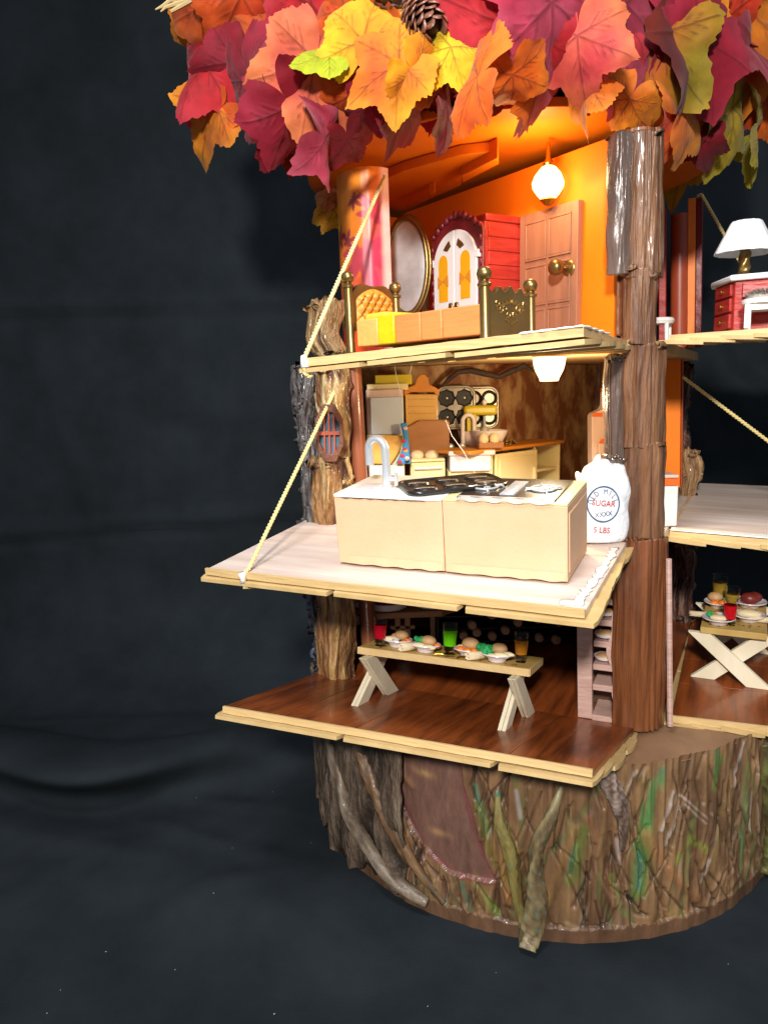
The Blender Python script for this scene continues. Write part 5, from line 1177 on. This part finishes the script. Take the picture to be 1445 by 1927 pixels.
def glass(label, Mx, juice, s=1., fill=.62):
    t = fthing('drinking_glass', label, 'glass', Mx, 'glasses of drink on the trestle tables')
    s *= 1.07; r0, r1, h = .028*s, .042*s, .158*s
    obj('glass_wall', MB().lathe([(0,0),(r0,0),(r0*1.02,.008),(r0*1.02,.035*s),(r1,h),(r1-.004,h),(r0*.95,.04*s),(0,.04*s)], 24), X['glass'], t, local=True, smooth=50)
    zt = .042*s+(h-.05*s)*fill*1.15
    rt = r0+(r1-r0)*(zt-.035*s)/(h-.035*s)
    obj('drink', MB().lathe([(0,.042*s),(r0+.003*s,.042*s),(rt+.0015,zt),(rt-.004,zt+.001),(0,zt)], 24), X[juice], t, local=True)
    return t
def tl(x, y): return MTL @ T(x, y-.055, TH+.001)
def trr(x, y): return MTR @ T(x, y, TH+.021)
glass('glass of dark red drink at the left end of the long table', tl(-.475, -.02), 'jred', 1.12)
glass('glass of bright green drink in the middle of the long table', tl(.02, .0), 'jgreen', 1.2, .66)
glass('glass of amber drink at the right end of the long table', tl(.49, .03), 'jamber', 1.12, .6)
glass('glass of clear red drink at the near end of the right table', trr(-.025, -.33), 'jred2', 1.15, .66)
glass('glass of pale gold drink on the right table, the farther of two', trr(-.12, .25), 'jgold', 1.35, .6)
glass('glass of pale gold drink on the right table, the nearer of two', trr(-.02, -.02), 'jgold', 1.2, .62)
def plate(label, Mx, foods, r=.088):
    t = fthing('plate_of_food', label, 'plate', Mx @ Matrix.Diagonal((1.16,1.16,1.25,1)), 'plates of food on the trestle tables')
    obj('dish', MB().lathe([(r*.5,0),(r*.55,.006),(r*.62,.02),(r,.038),(r*.985,.043),(r*.6,.026),(0,.022)], 30), X['platemat'], t, local=True, smooth=60)
    for kind, x, y, z, s in foods:
        if kind == 'carrot': obj('carrot', MB().ell((x,y,.03+z), .024*s, .020*s, .017*s, 10, 7), X['carrot'], t, local=True)
        elif kind == 'broc':
            mb = MB(); q = random.Random(int(x*999))
            for k in range(9): mb.ell((x+q.uniform(-.016,.016)*s, y+q.uniform(-.014,.014)*s, .036+z+q.uniform(0,.016)*s), .013*s, .013*s, .012*s, 7, 5)
            obj('broccoli', mb, X['broccoli'], t, local=True)
        elif kind == 'bread': obj('bread_roll', MB().ell((x,y,.045+z), .038*s, .032*s, .024*s, 14, 9), X['bread'], t, local=True, smooth=180)
        elif kind == 'pear': obj('slice', MB().ell((x,y,.034+z), .042*s, .022*s, .014*s, 14, 8), X['pear'], t, local=True, smooth=180)
        elif kind == 'meat': obj('roast', MB().ell((x,y,.05+z), .045*s, .035*s, .03*s, 12, 8), X['meat'], t, local=True, smooth=180)
        elif kind == 'cup': obj('sauce_cup', MB().lathe([(.014,0),(.024,.02),(.02,.021),(0,.012)], 14, T(x, y, .026)), X['ceramic'], t, local=True)
    return t
plate('plate with two bread rolls, orange carrot and a small white cup, beside the red glass', tl(-.355, .015), [('bread',.01,.03,.015,1.15),('pear',-.045,.0,.004,1.1),('carrot',.06,.0,.004,1.1),('carrot',.052,-.03,.002,.9),('cup',.0,-.035,0,1),('bread',-.03,.04,0,.9)])
plate('plate with pale slices, a brown roll and one green floret, left of the green glass', tl(-.135, -.035), [('bread',.01,.02,.012,1.2),('pear',-.03,-.03,.002,1.1),('pear',.035,-.04,.0,1.0),('broc',-.055,.02,.012,1.25),('carrot',.062,.02,.004,.9),('pear',-.02,.04,.008,.9)])
plate('plate with three carrots, a toasted roll and a green floret, right of the green glass', tl(.155, .0), [('bread',.0,.025,.018,1.35),('carrot',-.045,-.02,.004,1.1),('carrot',.0,-.035,.002,1.1),('carrot',.035,-.02,.004,.9),('broc',.062,.015,.006,1.3),('pear',-.04,.03,.006,1)])
plate('plate with a rolled pale slice, half roll and green floret, beside the amber glass', tl(.355, -.045), [('bread',.0,.04,.014,1.25),('broc',-.045,-.0,.008,1.5),('carrot',-.06,.03,.006,.9),('pear',.03,-.03,.004,1.15),('pear',.06,.0,.008,.9),('cup',.03,.0,.0,1),('pear',-.01,-.045,0,.9)])
plate('plate with pale slices and a green floret nearest on the right table', trr(-.10, -.33), [('pear',.0,-.01,.004,1.3),('broc',-.05,.02,.006,1),('carrot',-.03,.04,.01,1.),('pear',.04,.03,.0,1)], .10)
plate('plate with carrots, a roll and a green floret farther back on the right table', trr(-.11, .10), [('carrot',-.03,-.03,.004,1.2),('carrot',.02,-.02,.004,1.2),('broc',.05,.02,.012,1.3),('bread',-.03,.03,.014,1.3)], .10)
plate('plate with a dark red roast at the far right of the right table', trr(.10, .20), [('meat',.0,.0,.004,1.3),('meat',.03,.03,.01,1.1)], .11)
plate('plate with a folded cream slice behind the clear red drink', trr(.10, -.18), [('pear',.0,.0,.01,1.8),('bread',.0,.05,.0,1.)], .10)
def roll(label, Mx, l=.13, r=.026):
    mb = MB(); n = 34; vs = []
    for e in (-l/2, l/2):
        for k in range(n): a = k/n*2*math.pi*2.1; rr_ = r*(1-.42*k/n); vs.append((e+.01*math.sin(k), rr_*math.cos(a), r+rr_*math.sin(a)))
    mb.add(vs, [(k, k+1, n+k+1, n+k) for k in range(n-1)])
    inv = Mx; m2 = MB(); m2.add([tuple(Mx @ Vector(v)) for v in mb.v], mb.f); o = obj('napkin_roll', m2, X['napkin'], smooth=180, recalc=False)
    s = o.modifiers.new('thick', 'SOLIDIFY'); s.thickness = .005; tag(o, label, 'napkin', 'rolled napkins on the tables')
roll('rolled cream napkin over the front edge of the long table, by the white cup', tl(-.235, -.085) @ Matrix.Rotation(R(62), 4, 'Z'), .15, .031)
roll('rolled cream napkin over the front edge of the long table, by the green floret', tl(.235, -.085) @ Matrix.Rotation(R(52), 4, 'Z'), .15, .03)
roll('rolled cream napkin sticking out left from the right table', trr(-.215, -.22), .17, .024)
roll('rolled cream napkin sticking out right from the right table', trr(.19, -.2), .17, .026)
mb = MB(); m2 = MB(); rr = random.Random(11)
for MM, xs_, ys_ in ((MTL, (-.52,.52), (-.16,.05)), (MTR, (-.18,.18), (-.4,.3))):
    h = TH+(.002 if MM is MTL else .022)
    for k in range(70):
        x = rr.uniform(*xs_); y = rr.uniform(*ys_); a = rr.uniform(0, 3.14); s = rr.uniform(.008, .02)
        mb.add([(x+s*math.cos(a+t)*f, y+s*math.sin(a+t)*f, h+.001+.004*rr.random()) for t, f in ((0,1),(.8,.3),(2,.9),(3,.35),(4.2,1),(5.2,.3))], [(0,1,2,3,4,5)], MM)
    for k in range(9 if MM is MTL else 6):
        x = rr.uniform(*xs_)*.8; y = ys_[0]+.03+.05*rr.random() if MM is MTL else rr.uniform(-.35,.1); a = rr.uniform(-.4,.4); d = Vector((math.cos(a), math.sin(a), 0))*.035
        m2.tube([MM @ (Vector((x,y,h+.006))-d), MM @ Vector((x,y,h+.012)), MM @ (Vector((x,y,h+.006))+d)], [.004,.006,.009], 6)
obj('leaf_crumbs', mb, mat('crumb_brown', '4a2412', '7a3c1c', scale=30, rough=.7), kind='stuff', smooth=0)
for k, (px, py) in enumerate(((838,1228), (858,1226), (882,1230), (1345,1143))):
    Mx = tl(-.02+.075*k, -.095) @ Matrix.Rotation(R(20+15*k), 4, 'Z') if k < 3 else trr(-.11, -.05)
    m3 = MB().tube([Mx @ Vector((-.03,0,.006)), Mx @ Vector((0,0,.012)), Mx @ Vector((.03,0,.008))], [.005,.006,.010], 8)
    tag(obj('gold_spoon', m3, X['gold'], smooth=60), ('tiny gold spoon on the long table, the %s of three near the green glass' % ('leftmost', 'middle one', 'rightmost')[k] if k < 3 else 'tiny gold spoon on the right table between two plates'), 'spoon', 'gold spoons on the front edge of the long table' if k < 3 else None)

# side table behind with fruit dishes
stp = aty(750, 1160, -.05); sdt = thing('serving_table', 'low brown serving table behind the long table, holding three dishes', 'table', (stp.x, .0, 1.236))
zt = aty(720, 1148, -.1).z
p = [aty(x, y, -.1) for x, y in ((664, 1128), (840, 1150))]
poly = [(p[0].x-.05, -.05), (p[0].x+.12, -.20), (-.80, -.16), (-.55, .1), (-.6, .42), (-1.6, .42)]
obj('table_top', MB().prism(poly, zt-.05, zt), X['brownboard'], sdt, bevel=.005)
for x, y in ((-1.08, -.10), (-1.16, -.10), (-.85, .3)): obj('leg', MB().box(x-.022, x+.022, y-.03, y+.03, 1.236, zt-.051), X['brownboard'], sdt, bevel=.004)
obj('shelf', MB().box(-1.22, -1.02, -.13, .1, 1.50, 1.53), X['brownboard'], sdt, bevel=.004)
def dish(label, px, py, Y, r, m, seed):
    c = aty(px, py, Y); t = thing('fruit_dish', label, 'dish', (c.x, Y, zt+.002))
    obj('dish', MB().lathe([(r*.8,0),(r,.012),(r*1.03,.06),(r*.98,.062),(r*.95,.02),(0,.016)], 32), X['ceramic'], t, local=True)
    q = random.Random(seed); mb = MB()
    for k in range(34): a = q.uniform(0, 6.28); d = math.sqrt(q.random())*r*.82; mb.ell((d*math.cos(a), d*math.sin(a), .04+.05*q.random()*(1-d/r)+.012), q.uniform(.02,.032), q.uniform(.02,.03), .022, 8, 6)
    obj('fruit', mb, m, t, local=True, kind='stuff')
dish('white dish heaped with red berries on the serving table', 728, 1140, -.02, .17, X['berry'], 1)
dish('white dish with green salad on the serving table', 815, 1136, .02, .18, X['leafy'], 2)
dish('pale blue dish of orange food at the left end of the serving table', 682, 1134, .03, .10, X['carrot'], 3)
sc = aty(748, 1175, .1); tag(obj('paper_scroll', MB().tube([(sc.x-.02,.1,zt-.22),(sc.x+.05,.06,zt-.08)], .045, 14), X['panelblue']), 'small white scroll under the serving table', 'scroll')
sc = aty(762, 1248, -.1); tag(obj('cloth_bundle', MB().ell((sc.x,-.1,1.29), .05, .04, .06, 12, 8), X['panelblue'], smooth=180), 'pale blue bundle lying on the dark floor under the serving table', 'bundle')

# wine rack
wr = thing('wine_rack', 'black wine rack full of bottles lying neck-outward along the back of the ground floor', 'wine rack', (.05, .45, 1.236))
for k in range(4): obj('shelf', MB().box(-.80, .62, .22, .6, 1.245+.115*k, 1.26+.115*k), X['rack'], wr)
obj('side', MB().box(-.82, -.80, .22, .6, 1.236, 1.7), X['rack'], wr); obj('side', MB().box(.62, .64, .22, .6, 1.236, 1.7), X['rack'], wr)
obj('rack_top', MB().box(-.82, .64, .2, .6, 1.70, 1.72), X['rack'], wr)
spots = [(925,1157),(974,1171),(1012,1165),(1052,1170),(897,1190),(926,1197),(976,1207),(1014,1200),(872,1196),(888,1176),(950,1186),(1046,1204)]
for k, (px, py) in enumerate(spots):
    c = aty(px, py, .14); MB_ = Matrix.Translation(c) @ Matrix.Rotation(-math.pi/2, 4, 'X') @ Matrix.Rotation(R((k*37) % 9-4), 4, 'Y')
    t = fthing('wine_bottle', 'dark wine bottle with a brown stopper lying in the black rack', 'bottle', MB_, 'wine bottles lying in the black rack')
    obj('glass_body', MB().lathe([(0,.0),(.019,.0),(.022,.01),(.02,.03),(.018,.09),(.03,.13),(.045,.16),(.046,.36),(0,.37)], 18), X['bottle'], t, local=True, smooth=50)
    obj('stopper', MB().lathe([(0,-.03),(.032,-.028),(.038,-.01),(.038,.02),(.02,.024)], 16), X['cork'], t, local=True)

# plate rack beside the column
pa = W(-.335, .02, 1.236); MP = Matrix.Translation(pa) @ Matrix.Rotation(HROT+R(2), 4, 'Z')
pr_ = fthing('plate_rack', 'tall narrow pink shelf unit with rough edges holding stacked dishes, beside the bark column', 'shelf unit', MP)
hgt = .96
lean = Matrix.Rotation(R(-1.5), 4, 'Y')
obj('upright', MB().box(0, .095, 0, .05, 0, hgt, lean), X['pinkwood'], pr_, local=True, bevel=.004)
mb = MB(); n = 26; vs = []
for i in range(n+1):
    z = (hgt+.05)*i/n; wv = .022*math.sin(z*9)+.012*math.sin(z*23); vs += [(.205+wv, 0, z), (.255, 0, z), (.255, .3, z), (.205+wv, .3, z)]
mb.add(vs, [(4*i+k, 4*i+(k+1) % 4, 4*i+4+(k+1) % 4, 4*i+4+k) for i in range(n) for k in range(4)]+[(3,2,1,0), (4*n,4*n+1,4*n+2,4*n+3)]); obj('upright', mb, X['pinkwood'], pr_, local=True, smooth=0)
obj('back_panel', MB().box(.02, .21, .28, .3, 0, hgt), X['darkwall'], pr_, local=True)
for k, z in enumerate((.02, .23, .375, .53, .68, .82)):
    obj('shelf', MB().box(.09, .215, .004+.01*k % .02, .28, z-.03, z+.012), X['pinkwood'], pr_, local=True, bevel=.006)
for k, (z, lab) in enumerate(((.395, 'round white dish on the lowest filled shelf of the pink unit'), (.55, 'round white dish on the middle filled shelf of the pink unit'), (.70, 'flat white dish on the top filled shelf of the pink unit'))):
    t = fthing('small_dish', lab, 'dish', MP @ T(.152, .085, z), 'dishes in the pink shelf unit')
    obj('dish', MB().lathe([(.035,0),(.06,.012),(.068,.03),(.064,.032),(0,.02)], 22), X['ceramic'], t, local=True)
    obj('pie_filling', MB().ell((0,0,.03), .055, .055, .012, 16, 6), X['bread'], t, local=True)

# ================================================================== CROWN OF FABRIC MAPLE LEAVES
crown = thing('leaf_crown', 'big crown of red, orange and yellow fabric maple leaves on top of the tree house', 'leaf crown', (-.25, .17, 5.06))
mb = MB(); mb.ell((-.25, .25, 5.68), 1.42, 1.42, .60, 40, 16); o = obj('crown_core', mb, X['mound'], crown, smooth=180)  # dark dome added to block the view through gaps between leaves
def rads(a0, ang):
    return None
LOBES = [(0, 1.04, .56), (R(57), .98, .56), (R(-57), .98, .56), (R(110), .80, .50), (R(-110), .80, .50)]
def leaf_mesh(seed, pal, curl=.25, fold=.15, crump=.12, veins=True, broad=.6, gdir=None, fine=False):
    q = np.random.default_rng(seed)
    base = list(np.linspace(-math.pi, math.pi, 170 if fine else 84, endpoint=False))
    lob = [(a+q.normal(0, .06), l*q.uniform(.92, 1.06), w_) for a, l, w_ in LOBES]
    for a, _, _ in lob: base += [a, a-.03, a+.03]
    ang = np.array(sorted(base)); r = np.full(len(ang), broad)
    for a, l, w_ in lob:
        d = np.abs((ang-a+np.pi) % (2*np.pi)-np.pi)/w_; r = np.maximum(r, broad+(l-broad)*np.clip(1-d, 0, 1)**1.0)
    bk = np.abs(np.abs(ang)-np.pi); r = np.where(bk < .42, .14+(r-.14)*(bk/.42)**.7, r)
    ser = np.abs(((ang*8.5/np.pi*2+np.sin(ang*3+seed)) % 1)-.5)*2; r = r*(1+.045*(ser-.5)*(bk > .5))*(1+q.normal(0, .012, len(ang)))
    ts = np.linspace(.06, 1, 17) if fine else np.array([.12, .28, .45, .6, .74, .87, 1.0]); n = len(ang)
    x = np.concatenate([[0], (ts[:, None]*r*np.sin(ang)).ravel()]); y = np.concatenate([[0], (ts[:, None]*r*np.cos(ang)).ravel()])
    P = np.stack([x*1.6+q.uniform(5, 40), y*1.6+q.uniform(5, 40), np.full(len(x), q.uniform(3, 30))], -1)
    rr = np.hypot(x, y); nn = fbm(P, 3)-.43
    ph = q.uniform(0, 6.28); k = q.integers(2, 4)
    z = -curl*rr**2*(.55+.45*np.cos(k*np.arctan2(x, y)+ph))+fold*np.abs(x)*.8+nn*crump*2.6*(rr+.15)
    z = z-curl*.5*np.clip(y-.2, 0, 2)**2
    tt = np.concatenate([[0], np.repeat(ts, n)]); aa = np.concatenate([[0], np.tile(ang, len(ts))])
    c0, c1 = L(pal[0]), L(pal[1]); c2 = L(pal[2]) if len(pal) > 2 else c1
    g = q.uniform(0, 6.28) if gdir is None else gdir
    m = np.clip(.5+(x*math.sin(g)+y*math.cos(g))*.8+nn*2.2, 0, 1)[:, None]
    m2 = np.clip((rr-.55)*2.0+nn*2, 0, 1)[:, None]*.5
    col = c0*(1-m)+c1*m; col = col*(1-m2)+c2*m2
    col = np.concatenate([col], 0)
    if veins:
        dv = np.full(len(x), 9.)
        def seg(x0, y0, x1, y1, wgt):
            du, dz = x1-x0, y1-y0; t = np.clip(((x-x0)*du+(y-y0)*dz)/(du*du+dz*dz), 0, 1)
            return np.hypot(x-x0-t*du, y-y0-t*dz)/(wgt*(1.15-.75*t))
        for a, l, w_ in lob:
            l2 = l*.9; sx_, cx_ = math.sin(a), math.cos(a); dv = np.minimum(dv, seg(0, 0, l2*sx_, l2*cx_, .016))
            if fine:
                for f_ in (.28, .45, .62):
                    for sg in (-1, 1):
                        b_ = a+sg*.65; ln = .30*(1-f_*.7); dv = np.minimum(dv, seg(f_*l2*sx_, f_*l2*cx_, f_*l2*sx_+ln*math.sin(b_), f_*l2*cx_+ln*math.cos(b_), .011))
        va = np.exp(-dv**2)[:, None]*(.62 if fine else .5)*np.clip(.3+1.6*fbm(P*4, 2), 0, 1)[:, None]; col = col*(1-va)+L('4a1414')*va
        z = z+np.exp(-dv**2*.4)*.012
    f = [(0, 1+i, 1+(i+1) % n) for i in range(n)]
    for j in range(len(ts)-1):
        f += [(1+j*n+i, 1+(j+1)*n+i, 1+(j+1)*n+(i+1) % n, 1+j*n+(i+1) % n) for i in range(n)]
    return np.stack([x, y, z], -1), f, col
def put_leaf(c, scale, Rm, seed, pal, **k):
    V, f, col = leaf_mesh(seed, pal, **k)
    V = V-np.array([0, .22, 0]); V = (V*scale) @ Rm.T+np.array(c)
    mb = MB(); mb.v = [tuple(v) for v in V.tolist()]; mb.f = f
    o = obj('leaf', mb, X['leaf'], crown, smooth=180, recalc=False); paint(o, np.clip(col*.78, 0, 1)); return o
def rot(axis, a):
    return np.array(Matrix.Rotation(a, 3, Vector(axis)))
CB = np.stack([CR, CU, -FW], 1)
def view_R(ang, tx, ty):                               # tip direction in the view, then tilts about the leaf's own axes
    return CB @ rot((0,0,1), R(ang-90)) @ rot((1,0,0), R(tx)) @ rot((0,1,0), R(ty))
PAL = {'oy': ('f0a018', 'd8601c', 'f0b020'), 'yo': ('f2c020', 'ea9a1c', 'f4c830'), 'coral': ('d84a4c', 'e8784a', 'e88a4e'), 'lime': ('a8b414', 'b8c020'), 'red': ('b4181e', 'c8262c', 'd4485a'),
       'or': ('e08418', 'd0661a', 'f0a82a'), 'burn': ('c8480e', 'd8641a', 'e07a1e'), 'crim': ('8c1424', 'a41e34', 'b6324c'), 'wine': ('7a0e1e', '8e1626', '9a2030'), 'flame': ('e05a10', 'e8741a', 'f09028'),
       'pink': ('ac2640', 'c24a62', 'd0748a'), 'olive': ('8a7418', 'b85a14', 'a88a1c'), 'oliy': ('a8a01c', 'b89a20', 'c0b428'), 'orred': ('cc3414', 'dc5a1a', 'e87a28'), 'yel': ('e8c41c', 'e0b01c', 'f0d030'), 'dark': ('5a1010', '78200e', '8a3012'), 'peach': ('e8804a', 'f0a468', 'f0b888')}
def dY(px, py): return -1.55+((px-930)/560)**2*1.15+(py-150)*-.0006
# px, py, size(px half-height), tip angle, tilt x, tilt y, palette, depth offset, curl, fold, gradient dir
SPEC = [
 (728,158,100,205,-10,12,'oy',-.28,.10,.05,.3), (585,150,112,-108,-18,-8,'coral',-.12,.22,.05,.2), (604,98,62,160,-20,30,'lime',-.16,.2,.1,None), (690,50,88,78,8,-10,'yo',-.10,.25,.1,None),
 (368,132,92,190,-20,20,'red',.02,.55,.2,None), (392,205,82,-128,-12,10,'or',.12,.35,.1,None), (405,250,52,-150,-35,0,'burn',.2,.3,.2,None), (412,38,98,-120,-20,0,'burn',.05,.3,.1,None), (385,55,60,-90,-30,10,'or',.2,.3,.1,None),
 (478,185,112,-72,-15,62,'crim',-.05,.35,.2,None), (565,250,100,-35,-45,20,'crim',.02,.45,.2,None), (622,300,76,-5,-60,0,'pink',.03,.5,.1,None), (668,250,82,-100,-45,0,'burn',.10,.35,.1,None), (770,240,90,-20,-60,0,'wine',.12,.3,.1,None), (710,262,66,-90,-40,0,'crim',.08,.4,.1,None),
 (560,35,118,-160,-35,0,'red',.16,.3,.1,None), (470,20,88,-60,-30,10,'orred',.2,.3,.1,None), (520,95,80,170,-20,40,'crim',.15,.3,.2,None),
 (885,180,100,175,-60,8,'flame',-.34,.2,.05,None), (965,185,80,-70,-58,0,'flame',-.30,.35,.1,None), (838,130,64,-125,-8,20,'yel',-.22,.25,.1,None), (885,92,58,-110,-10,0,'peach',-.20,.3,.1,None), (790,180,75,-40,-45,0,'oy',-.18,.3,.1,None),
 (950,85,118,-140,-25,-38,'red',-.22,.45,.2,None), (930,140,105,-95,-30,0,'dark',-.02,.3,.1,None), (985,150,95,-80,-25,10,'orred',-.06,.3,.1,None), (1040,60,105,-80,-12,-20,'pink',-.34,.4,.25,None), (1085,110,85,-88,-15,25,'coral',-.30,.35,.2,None), (1060,20,80,-60,-20,0,'crim',-.2,.3,.2,None),
 (1200,42,112,-12,-38,0,'pink',-.26,.35,.15,None), (1150,15,90,20,-30,0,'red',-.15,.3,.1,None), (1215,150,122,-95,-14,5,'olive',-.10,.22,.1,1.2), (1100,195,76,185,-56,10,'or',-.12,.4,.2,None), (1145,150,70,-60,-30,0,'wine',.1,.3,.1,None), (1290,195,92,50,-30,25,'or',-.06,.4,.2,None), (1270,225,75,-20,-55,0,'orred',.0,.3,.2,None),
 (1400,80,128,-82,-12,-10,'or',-.10,.35,.1,None), (1385,220,98,-20,-40,0,'oliy',.05,.3,.1,None), (1420,255,80,0,-65,0,'oliy',.10,.2,.1,None), (1335,100,80,-80,-25,0,'orred',.12,.3,.1,None), (1440,180,85,-60,-25,0,'burn',.0,.3,.1,None), (1318,275,44,-80,-20,30,'wine',.15,.6,.3,None), (1290,12,70,100,-10,0,'or',-.1,.3,.1,None), (1360,20,80,40,-20,0,'red',.05,.3,.1,None), (1430,10,80,80,-20,0,'oy',-.05,.3,.1,None),
 (905,25,78,60,0,10,'oliy',-.05,.3,.1,None), (860,70,60,-160,-20,0,'or',-.02,.3,.1,None), (640,20,70,150,-20,0,'orred',.05,.3,.1,None), (730,15,60,100,-10,0,'yo',.05,.3,.1,None),
 (618,400,44,190,-20,20,'yo',1.5,.2,.1,None), (612,372,28,150,-20,0,'peach',1.5,.3,.1,None), (660,305,60,-60,-55,0,'wine',.22,.3,.1,None), (520,310,40,-30,-40,0,'crim',.1,.5,.2,None), (845,225,75,0,-66,0,'wine',.05,.3,.1,None), (1010,205,64,-20,-60,0,'burn',-.05,.3,.1,None),
 (440,140,80,-120,-25,0,'wine',.2,.3,.1,None), (1175,225,60,-120,-50,0,'or',-.05,.3,.1,None), (1240,90,90,-70,-25,0,'dark',.1,.3,.1,None), (790,150,80,-120,-20,0,'dark',.05,.3,.1,None),
]
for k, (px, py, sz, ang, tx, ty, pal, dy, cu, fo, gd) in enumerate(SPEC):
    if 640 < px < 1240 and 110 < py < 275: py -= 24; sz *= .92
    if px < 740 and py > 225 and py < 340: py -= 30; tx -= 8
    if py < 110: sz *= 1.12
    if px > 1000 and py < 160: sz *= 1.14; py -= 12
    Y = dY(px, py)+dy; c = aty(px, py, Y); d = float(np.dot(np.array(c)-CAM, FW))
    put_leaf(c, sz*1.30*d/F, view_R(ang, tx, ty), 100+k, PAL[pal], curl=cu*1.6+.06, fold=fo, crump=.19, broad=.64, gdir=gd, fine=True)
# the rest of the crown all round, behind and above the front leaves
q = np.random.default_rng(5); names = ['red', 'crim', 'wine', 'orred', 'burn', 'or', 'oy', 'flame', 'olive', 'yo', 'dark', 'coral']
N = 96
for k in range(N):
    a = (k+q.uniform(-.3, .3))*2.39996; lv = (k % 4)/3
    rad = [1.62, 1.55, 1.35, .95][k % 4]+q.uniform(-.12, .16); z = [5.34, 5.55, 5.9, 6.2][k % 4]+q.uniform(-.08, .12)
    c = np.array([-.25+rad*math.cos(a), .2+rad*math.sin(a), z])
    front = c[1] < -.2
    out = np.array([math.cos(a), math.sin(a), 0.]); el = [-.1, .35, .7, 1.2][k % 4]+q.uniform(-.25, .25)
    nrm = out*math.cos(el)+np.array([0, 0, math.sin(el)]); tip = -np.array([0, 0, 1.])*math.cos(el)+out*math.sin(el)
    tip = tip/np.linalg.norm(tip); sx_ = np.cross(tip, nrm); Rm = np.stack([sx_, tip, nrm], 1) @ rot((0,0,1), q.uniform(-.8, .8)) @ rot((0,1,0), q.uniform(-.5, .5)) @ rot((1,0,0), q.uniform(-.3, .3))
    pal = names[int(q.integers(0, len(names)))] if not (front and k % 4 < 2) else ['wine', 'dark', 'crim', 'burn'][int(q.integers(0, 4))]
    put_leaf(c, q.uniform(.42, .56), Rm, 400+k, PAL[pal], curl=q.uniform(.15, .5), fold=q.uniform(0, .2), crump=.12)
# straw wisps at the left edge
mb = MB()
for pts in (((352,2),(330,8),(312,14),(303,22)), ((360,0),(340,12),(322,22)), ((345,0),(322,0),(306,12),(293,18))):
    mb.tube([aty(x, y, -.75) for x, y in pts], [.018, .014, .010, .004][:len(pts)], 6)
obj('straw_wisp', mb, X['straw'], crown)
# pine cones
def cone(label, px, py, Y, rpx, m, ax):
    c = aty(px, py, Y); d = float(np.dot(np.array(c)-CAM, FW)); r = rpx*d/F
    q_ = Vector(ax).normalized().to_track_quat('Z', 'Y').to_matrix().to_4x4(); Mx = Matrix.Translation(c) @ q_
    t = fthing('pine_cone', label, 'pine cone', Mx, None)
    obj('cone_core', MB().ell((0,0,0), r*.55, r*.55, r*.95, 14, 10), X['cone_dark'], t, local=True)
    n = 78
    sc = MB(); pr = [(-.5,0),(-.42,.55),(-.2,.92),(0,1.0),(.2,.92),(.42,.55),(.5,0)]
    sc.add([(x, y, .16*y*y-.30*x*x) for x, y in pr]+[(x*.9, y*.96, .16*y*y-.30*x*x-.14) for x, y in pr], [tuple(range(7)), tuple(range(7, 14))[::-1]]+[(i, 7+i, 8+i, i+1) for i in range(6)])
    first = None
    for k in range(n):
        u = (k+.5)/n; zz = -.95+1.9*u; ringr = math.sqrt(max(.02, 1-zz*zz))*.52; a = k*2.39996
        tilt = R(20)+R(55)*u
        Ms = Matrix.Rotation(a-math.pi/2, 4, 'Z') @ Matrix.Translation((0, ringr*r, zz*r*.95)) @ Matrix.Rotation(tilt, 4, 'X') @ Matrix.Diagonal((r*.50, r*.50, r*.45, 1))
        o = obj('scale', MB().add(sc.v, sc.f, Ms), m, t, local=True, smooth=60)
cone('brown pine cone among the leaves at the top of the crown, facing forward', 800, 40, -1.56, 54, X['cone'], (.25, -.75, -.55))
cone('darker pine cone tucked behind the other one among the leaves', 752, 12, -1.30, 50, X['cone_dark'], (-.5, -.6, .5))
